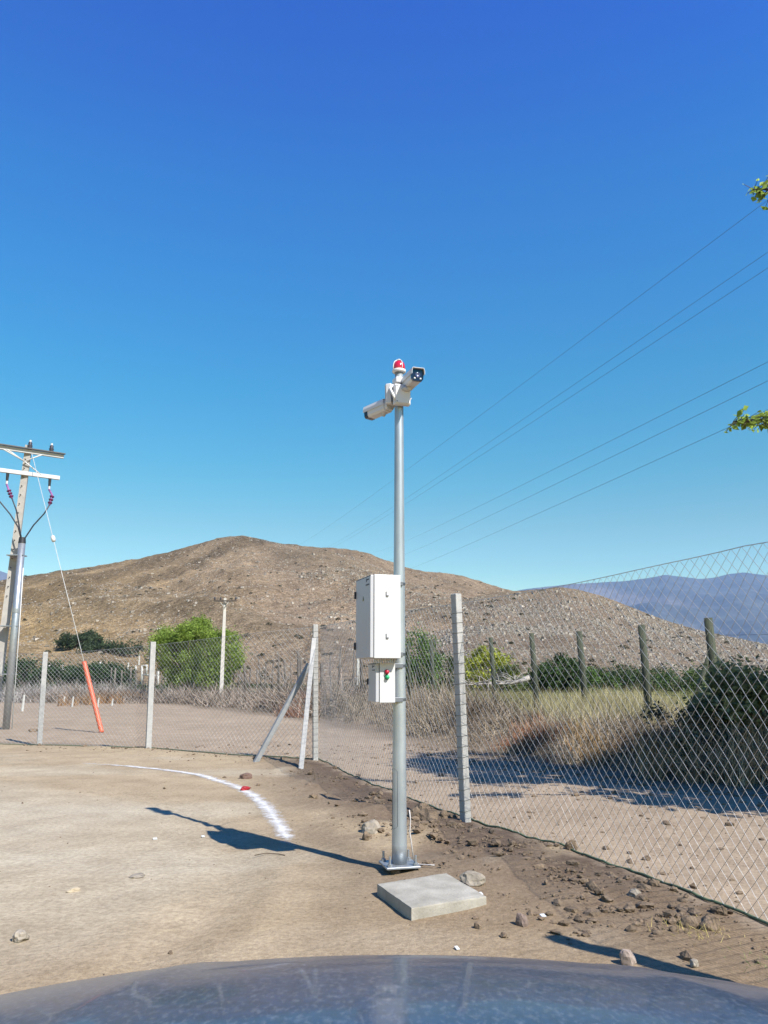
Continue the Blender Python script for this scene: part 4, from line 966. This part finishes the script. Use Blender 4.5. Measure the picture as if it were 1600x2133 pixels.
for hz in (.24, .745):
    mb = MB(); mb.box(.018, .008, .010, LM(.13, -.004, zL + Lh * hz), .001); mb.box(.005, .006, .028, LM(.122, -.003, zL + Lh * hz + .016), .001); mb.build('side_clip', mat('clip', (.25, .25, .26), rough=.5, metal=.3), LC)
# brand plate and warning triangle on the door
def plate_on(M, u, v, z, parent, sc=1):
    mb = MB(); mb.box(.002, .055 * sc, .006 * sc, M(u, v, z), 0); mb.build('name_bar', mat('ink', (.03, .035, .06), rough=.5), parent)
    mb = MB(); mb.box(.002, .008 * sc, .016 * sc, M(u, v + .018 * sc, z + .022 * sc), 0)
    for k in range(4): mb.box(.002, .004 * sc, .006 * sc, M(u, v + .004 * sc - k * .008 * sc, z + .024 * sc), 0)
    mb.build('logo', mat('logo_ink', (.06, .07, .12), rough=.5), parent)
plate_on(LM, -.0015, .075, zL + Lh * .885, Ld, 1.6)
mb = MB(); tri = [(-.02, 0), (.02, 0), (0, .036)]; o_ = LM(-.0015, .19, zL + Lh * .70)
mb.add([o_ @ Vector((0, -a, b_)) for a, b_ in tri] + [o_ @ Vector((-.0012, -a, b_)) for a, b_ in tri], [(0, 1, 2), (5, 4, 3), (0, 3, 4, 1), (1, 4, 5, 2), (2, 5, 3, 0)]); mb.build('warning_triangle', mat('warn', (.45, .42, .18), rough=.5), Ld)
mb = MB(); o2_ = LM(-.0035, .19, zL + Lh * .70); mb.add([o2_ @ Vector((0, -a, b_)) for a, b_ in ((-.003, .006), (.003, .008), (.001, .026), (-.002, .02))], [(0, 1, 2, 3)]); mb.build('warning_bolt', M_dark, Ld)
mb = MB()
for k in range(9):
    for v in (.05,):
        a = LM(.05 + k * .019, v, zL) @ Vector((0, 0, 0)); mb.cyl(a, a - Vector((0, 0, .022)), .0075, n=8); mb.cyl(a - Vector((0, 0, .022)), a - Vector((0, 0, .032)), .0055, n=6)
mb.build('cable_glands', mat('gland', (.62, .62, .62), rough=.5), LC)
cyn = at_y(783, 1420, PY - .16)
SC, SM, Sh, Sd = cabinet('small_cabinet', Vector((cyn.x, PY - .165, 0)), .150, .20, at_y(783, 1464, PY - .16).z, at_y(785, 1380, PY - .16).z, 'small white control cabinet with red and green buttons below the large one', 1)
zS = at_y(783, 1464, PY - .16).z
mb = MB(); mb.box(.016, .012, .045, SM(-.003, .198, zS + Sh * .52), .002); mb.build('hinge', M_dark, Sd)
plate_on(SM, -.0015, .06, zS + Sh * .81, Sd, 1.2)
for c_, zf, nm in (((.62, .015, .05), .765, 'red_button'), ((.02, .52, .20), .635, 'green_button')):
    mb = MB(); a = SM(.083 + (.0 if nm == 'red_button' else .002), -.0, zS + Sh * zf); mb.lathe([(.0155, 0), (.0165, .010), (.014, .012), (.0135, .024), (.010, .028), (0, .029)], 20, a @ Matrix.Rotation(R(90), 4, 'X'))
    bz = mb.build(nm, mat(nm, c_, rough=.35, var=.04), SC)
    mb = MB(); mb.lathe([(.0185, 0), (.0185, .005), (.0158, .006)], 20, a @ Matrix.Rotation(R(90), 4, 'X')); mb.build('button_collar', M_dark, bz)
# mounting straps between pole and cabinets
M_strap = mat('strap_steel', (.16, .18, .20), rough=.5, metal=.6)
for z_, par in ((at_y(840, 1363, PY).z, LC), (at_y(840, 1217, PY).z, LC), (at_y(840, 1387, PY).z, SC), (at_y(840, 1457, PY).z, SC)):
    band(z_, None, .020, M_strap, 'strap', par)
    c = paxis(z_); mb = MB()
    rm = Matrix(((NX.x, NY.x, 0, 0), (NX.y, NY.y, 0, 0), (0, 0, 1, 0), (0, 0, 0, 1)))
    mb.box(.085, .115, .034, Matrix.Translation(c - NX * .03) @ rm, .003); mb.build('bracket', mat('bracket_steel', (.22, .24, .26), rough=.5, metal=.4), par)

# siren light on top
tz = TOPZ; ax = paxis(tz)
M_pw = mat('white_plastic', (.95, .94, .93), rough=.4, var=.03)
sb = empty('beacon', ax, 'red dome siren light with white guard on top of the steel pole', 'beacon')
mb = MB(); mb.lathe([(0, -.005), (.052, -.005), (.056, .0), (.056, .014), (.050, .018), (.0, .018)], 28, Matrix.Translation(ax)); mb.build('beacon_base', M_pw, sb)
dm = bpy.data.materials.new('red_lens'); dm = mat('red_lens', (.72, .015, .035), rough=.15, var=.05, spec=.7, coat=.6)
mb = MB(); mb.lathe([(.047, .016), (.050, .03), (.049, .05), (.043, .072), (.031, .087), (.015, .095), (0, .096)], 28, Matrix.Translation(ax)); mb.build('dome', dm, sb)
for k in range(4):
    a = k * math.pi / 2 + .5; mb = MB(); pts = [ax + Vector((r_ * math.cos(a), r_ * math.sin(a), z_)) for r_, z_ in ((.053, .012), (.054, .04), (.051, .06), (.043, .082), (.020, .100), (0, .104))]
    mb.tube(pts, .0035, 6); mb.build('guard_rib', M_pw, sb)
mb = MB(); mb.lathe([(0, .097), (.018, .099), (.014, .108), (0, .110)], 14, Matrix.Translation(ax)); mb.build('guard_cap', M_pw, sb)
# bullet cameras
def bullet(center_back, fwd, label, roll=0, joint=None, base=None, far=False):
    f = Vector(fwd).normalized(); side = f.cross(Vector((0, 0, 1))).normalized(); upv = side.cross(f)
    Mx = Matrix(((f.x, side.x, upv.x, 0), (f.y, side.y, upv.y, 0), (f.z, side.z, upv.z, 0), (0, 0, 0, 1)))
    M = Matrix.Translation(center_back) @ Mx @ Matrix.Rotation(roll, 4, 'X')
    e = empty('security_camera', Vector(center_back), label, 'camera'); L = .205
    sec = [(-.034, -.046), (.034, -.046), (.046, -.030), (.049, .018), (.040, .046), (-.040, .046), (-.049, .018), (-.046, -.030)]
    P = M @ Matrix(((0, 0, 1, 0), (1, 0, 0, 0), (0, 1, 0, 0), (0, 0, 0, 1)))
    mb = MB(); mb.prism(sec, L, P); mb.prism([(x * .82, y * .82) for x, y in sec], .03, M @ Matrix.Translation((-.03, 0, 0)) @ Matrix(((0, 0, 1, 0), (1, 0, 0, 0), (0, 1, 0, 0), (0, 0, 0, 1))))
    body = mb.build('housing', M_pw, e)
    mb = MB(); mb.prism([(x * 1.03, y * 1.03) for x, y in sec], .040 if far else .022, M @ Matrix.Translation((L + .0005, 0, 0)) @ Matrix(((0, 0, 1, 0), (1, 0, 0, 0), (0, 1, 0, 0), (0, 0, 0, 1)))); fr_ = mb.build('front_bezel', mat('dark_glass', (.012, .016, .045), rough=.12, spec=.6), e)
    mb = MB(); Ml = M @ Matrix.Translation((L + .0225, 0, .0)) @ Matrix.Rotation(R(90), 4, 'Y')
    mb.lathe([(.021, 0), (.021, .004), (.018, .005), (.016, .003), (0, .002)], 22, Ml); mb.build('lens', mat('lens_glass', (.07, .09, .20), rough=.08, spec=.8), fr_)
    mb = MB()
    for y_, z_ in ((.024, -.028), (-.024, -.028)): 
        mb.lathe([(.008, 0), (.007, .003), (0, .004)], 12, M @ Matrix.Translation((L + .0225, y_, z_)) @ Matrix.Rotation(R(90), 4, 'Y'))
    mb.build('infrared_lamp', M_pw, fr_)
    out = [(-.054, .004), (-.054, .030), (-.046, .055), (.046, .055), (.054, .030), (.054, .004)]; inn = [(x * .96, y if abs(x) > .05 else y - .004) for x, y in out]
    inn = [(-.051, .004), (-.051, .029), (-.0445, .0515), (.0445, .0515), (.051, .029), (.051, .004)]
    Q = Matrix(((0, 0, 1, 0), (1, 0, 0, 0), (0, 1, 0, 0), (0, 0, 0, 1))); mb = MB(); vs = []
    for z_ in (.0, L + (.05 if far else .045)): vs += [(x, y, z_) for x, y in out] + [(x, y, z_) for x, y in inn]
    fs = []
    for i in range(5): fs += [(i, i + 1, 13 + i, 12 + i), (6 + i, 18 + i, 19 + i, 7 + i), (i, 6 + i, 7 + i, i + 1), (12 + i, 13 + i, 19 + i, 18 + i)]
    fs += [(0, 12, 18, 6), (5, 11, 23, 17)]
    mb.add(vs, fs, False, M @ Q); mb.build('sun_visor', M_pw, e)
    if base is not None:
        a = Vector(base); c = M @ Vector((.06, 0, -.055)); mb = MB(); mid_ = (a + c) / 2 + Vector((0, 0, -.01)); mb.tube([a, mid_, c, M @ Vector((.06, 0, -.03))], [.024, .021, .021, .026], 12)
        mb.build('mount_arm', mat('grey_plastic', (.75, .75, .75), rough=.45, var=.03), e)
    return e, M
def jbox(c, nrm, w_, h_, d_, label, m=None):
    nrm = Vector(nrm).normalized(); sd = Vector((0, 0, 1)).cross(nrm); Mx = Matrix(((nrm.x, sd.x, 0, 0), (nrm.y, sd.y, 0, 0), (0, 0, 1, 0), (0, 0, 0, 1)))
    M = Matrix.Translation(c) @ Mx; e = empty('junction_box', Vector(c), label, 'junction box')
    mb = MB(); mb.box(d_, w_, h_, M, .008); mb.build('box', m or M_pw, e)
    mb = MB(); mb.box(.006, w_ * .9, h_ * .9, M @ Matrix.Translation((d_ / 2 + .0035, 0, 0)), .004); mb.build('cover', m or M_pw, e)
    mb = MB()
    for a, b_ in ((-1, -1), (1, -1), (1, 1), (-1, 1)): mb.cyl(M @ Vector((d_ / 2 + .006, a * w_ * .36, b_ * h_ * .38)), M @ Vector((d_ / 2 + .009, a * w_ * .36, b_ * h_ * .38)), .005, n=8)
    mb.build('screws', M_strap, e)
    for z_ in (-.3, .3):
        mb = MB(); cc = paxis(c[2] + z_ * h_); mb.cyl(cc - Vector((0, 0, .009)), cc + Vector((0, 0, .009)), .046, n=24); mb.box(.05, .012, .018, Matrix.Translation(cc) @ Mx @ Matrix.Translation((-.055, 0, 0))); mb.build('hose_clamp', M_galv, e)
    return e, M
zj = at_y(838, 822, PY - .08).z
n1 = Vector((.28, -.96, 0)); jbox(paxis(zj) + n1 * .070, n1, .135, .17, .055, 'white junction box facing the viewer under the beacon')
n2 = Vector((-.93, .36, 0)); zj2 = at_y(822, 822, PY).z; jbox(paxis(zj2) + n2 * .070, n2, .13, .17, .05, 'white junction box on the far left side of the pole top')
cb1 = at_y(850, 800, PY - .04)
bullet(cb1, (.30, -.95, -.03), 'white bullet camera with dark front pointing towards the viewer at right', 0, base=paxis(zj + .05) + n1 * .10)
cb2 = at_y(808, 846, PY + .05)
bullet(cb2, (-.60, .70, -.03), 'white bullet camera pointing away to the left below the beacon', 0, base=paxis(zj2 - .05) + n2 * .09, far=True)
# small cables and a loose clamp around the boxes
mb = MB(); z0 = zj
mb.tube([paxis(z0 + .09) + Vector((-.05, -.05, 0)), paxis(z0 + .05) + Vector((-.075, -.09, 0)), paxis(z0 - .01) + Vector((-.05, -.11, 0)), paxis(z0 - .06) + Vector((-.03, -.105, 0))], .011, 8)
mb.build('camera_lead', M_pw, label='white lead looping down the left of the front junction box', cat='cable')
mb = MB(); mb.box(.09, .09, .05, Matrix.Translation(paxis(TOPZ - .085) + Vector((0, -.01, 0))) @ Matrix.Rotation(.4, 4, 'Z'), .01); mb.build('pole_collar', M_pw, pole)
for k, (dx, dz) in enumerate(((.075, .05), (.08, -.03), (-.085, .07))):
    mb = MB(); c = paxis(zj + dz) + Vector((dx, -.05, 0)); mb.tube([c + Vector((0, 0, -.02)), c + Vector((.012, 0, 0)), c + Vector((.02, 0, .012))], .004, 6); mb.build('clamp_tail', M_galv, pole)

# concrete slab
def slab():
    zt = .072; c = [at_z(786, 1840, zt), at_z(857, 1890, zt), at_z(1013, 1866, zt), at_z(930, 1817, zt)]
    ctr = sum(c, Vector()) / 4; zb = -.02
    from mathutils import noise
    bm = bmesh.new(); bmesh.ops.create_cube(bm, size=1); bmesh.ops.subdivide_edges(bm, edges=bm.edges[:], cuts=15, use_grid_fill=True)
    for v in bm.verts:
        q = v.co * 2; u_, w_, h_ = q.x, q.y, q.z
        e1 = max(0, abs(u_) - .94) / .06; e2 = max(0, abs(w_) - .94) / .06; e3 = max(0, h_ - .75) / .25
        chip = .5 + 1.2 * max(0, noise.noise(Vector((u_ * 5, w_ * 5, 3))))
        s1, s2 = (u_ * (1 - .012 * chip * e3) + 1) / 2, (w_ * (1 - .012 * chip * e3) + 1) / 2
        b0 = c[0].lerp(c[1], s1); b1 = c[3].lerp(c[2], s1); p = b0.lerp(b1, s2) - ctr
        z = (h_ - 1) / 2 * (zt - zb) - .007 * chip * max(e1, e2) * (h_ > .9)
        n_ = Vector((noise.noise(p * 12), noise.noise(p * 12 + Vector((5, 5, 5))), noise.noise(p * 9 + Vector((9, 0, 0))) * .5)) * .004
        v.co = Vector((p.x, p.y, z)) + n_
    bmesh.ops.recalc_face_normals(bm, faces=bm.faces[:])
    me = bpy.data.meshes.new('concrete_slab'); bm.to_mesh(me); bm.free(); me.materials.append(mat('slab_concrete', (.40, .37, .30), rough=.92, col2=(.60, .56, .47), scale=6, bump=.25, bscale=60, detail=8, spec=.15))
    o = link('concrete_slab', me, None, 'square grey concrete slab lying on the dirt in front of the steel pole', 'slab'); o.location = ctr
    o.rotation_euler = (0, 0, 0)
slab()
# scraps
def flat_scrap(px, py, w_, h_, col, label, nm, cat):
    p = G(px, py); s = p.y / F; mb = MB(); mb.box(w_ * s, .03, .006, Matrix.Translation(p + Vector((0, 0, .008))) @ Matrix.Rotation(.4, 4, 'Z') @ Matrix.Rotation(.25, 4, 'X'), .001); mb.build(nm, mat(nm, col, rough=.6, var=.05), label=label, cat=cat)
p = G(510, 1647); mb = MB(); v, f = blob((.07, .035, .03), 77); mb.add(v, f, False, Matrix.Translation(p + Vector((0, 0, .025))) @ Matrix.Rotation(.4, 4, 'Z')); mb.build('crushed_can', mat('can_red', (.45, .02, .03), rough=.35, var=.3, scale=20), label='crushed red can on the chalk line', cat='can')
for i, (px, py, w_, lab) in enumerate([(323, 1749, 8, 'white scrap of paper in the yard left of the pole shadow'), (423, 1744, 6, 'white scrap of paper just under the cabinet shadow'), (1002, 1878 - 14, 6, 'tiny white scrap right of the slab'), (952, 1978, 7, 'white scrap of paper just above the blue bonnet'), (1131, 1910, 10, 'white scrap of paper right of the upright dark stone')]):
    flat_scrap(px, py, w_, 4, (.8, .8, .78), lab, 'paper_scrap', 'paper')
mb = MB(); c = paxis(g0); a0 = Vector((PX + .075, PY + .02, g0 + .36)); mb.tube([a0, a0 + Vector((.008, 0, -.07)), a0 + Vector((.002, 0, -.15)), a0 + Vector((.012, 0, -.22)), a0 + Vector((.03, .01, -.35))], .0045, 6)
gq = G(905, 1806); mb.tube([a0 + Vector((.03, .01, -.35)), Vector((PX + .14, PY - .02, g1(PX + .14, PY - .02) + .01)), gq + Vector((-.03, .02, .01)), gq + Vector((0, 0, .012))], .0045, 6)
mb.build('loose_cable', mat('white_cable', (.75, .70, .66), rough=.5), label='thin white loose cable beside the foot of the steel pole', cat='cable')
p = G(560, 1783); mb = MB(); mb.tube([p + Vector((-.11, -.02, .01)), p + Vector((-.03, .03, .015)), p + Vector((.07, .02, .012)), p + Vector((.13, -.01, .008))], .004, 5); mb.build('twig', M_bark, label='thin curved twig lying below the cabinet shadow', cat='twig')

# ------------------------------------------------------------ the car the picture is taken from: its bonnet
def car():
    e = empty('parked_car', Vector((0.05, 1.0, 0)), 'dusty blue car bonnet in the foreground at the bottom edge', 'car')
    m = mat('blue_paint', (.010, .034, .095), rough=.30, metal=.1, var=.3, scale=60, detail=8, spec=.35, coat=.30)
    n = m.node_tree.nodes; l = m.node_tree.links; b = n['Principled BSDF']     # dust flecks, also painted-in glints of dirt on the windscreen
    tc = n.new('ShaderNodeTexCoord'); ns = n.new('ShaderNodeTexNoise'); ns.inputs['Scale'].default_value = 130; ns.inputs['Detail'].default_value = 8
    mp = n.new('ShaderNodeMapping'); mp.inputs['Scale'].default_value = (1, .45, 1); l.new(tc.outputs['Object'], mp.inputs['Vector']); l.new(mp.outputs[0], ns.inputs['Vector'])
    rp = n.new('ShaderNodeValToRGB'); rp.color_ramp.elements[0].position = .50; rp.color_ramp.elements[1].position = .80; rp.color_ramp.elements[1].color = (.26, .26, .26, 1); rp.color_ramp.elements[0].color = (.05, .05, .05, 1)
    l.new(ns.outputs['Fac'], rp.inputs[0]); mx = n.new('ShaderNodeMix'); mx.data_type = 'RGBA'
    src = b.inputs['Base Color'].links[0].from_socket; l.new(rp.outputs[0], mx.inputs['Factor']); l.new(src, mx.inputs['A']); mx.inputs['B'].default_value = (.42, .42, .42, 1); l.new(mx.outputs['Result'], b.inputs['Base Color'])
    W = .88; nu, nv = 61, 50; u = np.linspace(-1, 1, nu); y = np.linspace(.62, 2.0, nv)
    gx, gy = np.meshgrid(u * W, y)
    z = 1.0 - .188 * np.clip(gy - .85, 0, 9) ** 2 - .9 * np.clip(gy - 1.72, 0, 9) ** 2 - .096 * np.abs((gx - 0.0) / .87) ** 2.1
    z += .004 * sstep(.40, .46, np.abs(gx - .02) + .12 * (gy - 1.2)) - .003 * sstep(.46, .52, np.abs(gx - .02) + .12 * (gy - 1.2))
    V = np.stack([gx.ravel() + .03, gy.ravel(), z.ravel()], 1)
    i = np.arange(nv - 1)[:, None] * nu + np.arange(nu - 1)[None]; Fc = np.stack([i, i + 1, i + nu + 1, i + nu], -1).reshape(-1, 4)
    o = npmesh('bonnet', V, Fc, m, e, smooth=True)
    md = o.modifiers.new('thick', 'SOLIDIFY'); md.thickness = .02; md.offset = -1
    # front and flanks below the bonnet edge
    mb = MB(); mb.box(1.74, .16, .42, Matrix.Translation((.03, 1.93, .50)), .06); mb.build('bumper', m, e)
    mb = MB(); mb.box(.9, .02, .12, Matrix.Translation((.03, 2.015, .60)), .005); mb.build('grille', M_blk, e)
    for s_ in (-1, 1):
        mb = MB(); mb.box(.05, 1.30, .40, Matrix.Translation((.03 + s_ * .84, 1.27, .52)), .02); mb.build('fender', m, e)
        mb = MB(); mb.box(.30, .04, .12, Matrix.Translation((.03 + s_ * .66, 2.01, .62)), .02); mb.build('headlight', mat('lamp_glass', (.7, .7, .72), rough=.1), e)
        mb = MB(); mb.cyl((.03 + s_ * .70, 1.35, .32), (.03 + s_ * .86, 1.35, .32), .32, n=32); wh = mb.build('wheel', M_blk, e)
        mb = MB(); mb.cyl((.03 + s_ * .862, 1.35, .32), (.03 + s_ * .872, 1.35, .32), .20, n=24); mb.build('rim', M_galv, wh)
car()

# ------------------------------------------------------------ air
def haze():
    mb = MB(); mb.box(12000, 8200, 1100, Matrix.Translation((0, 3300, 1100 / 2 - 8)))
    m = bpy.data.materials.new('haze_air'); m.use_nodes = True; n = m.node_tree.nodes; l = m.node_tree.links; n.clear()
    out = n.new('ShaderNodeOutputMaterial'); pv = n.new('ShaderNodeVolumePrincipled'); pv.inputs['Color'].default_value = (.38, .60, 1.0, 1)
    pv.inputs['Density'].default_value = 8e-5; pv.inputs['Anisotropy'].default_value = 0
    l.new(pv.outputs[0], out.inputs['Volume'])
    mb.build('haze', m, kind='stuff')
haze()
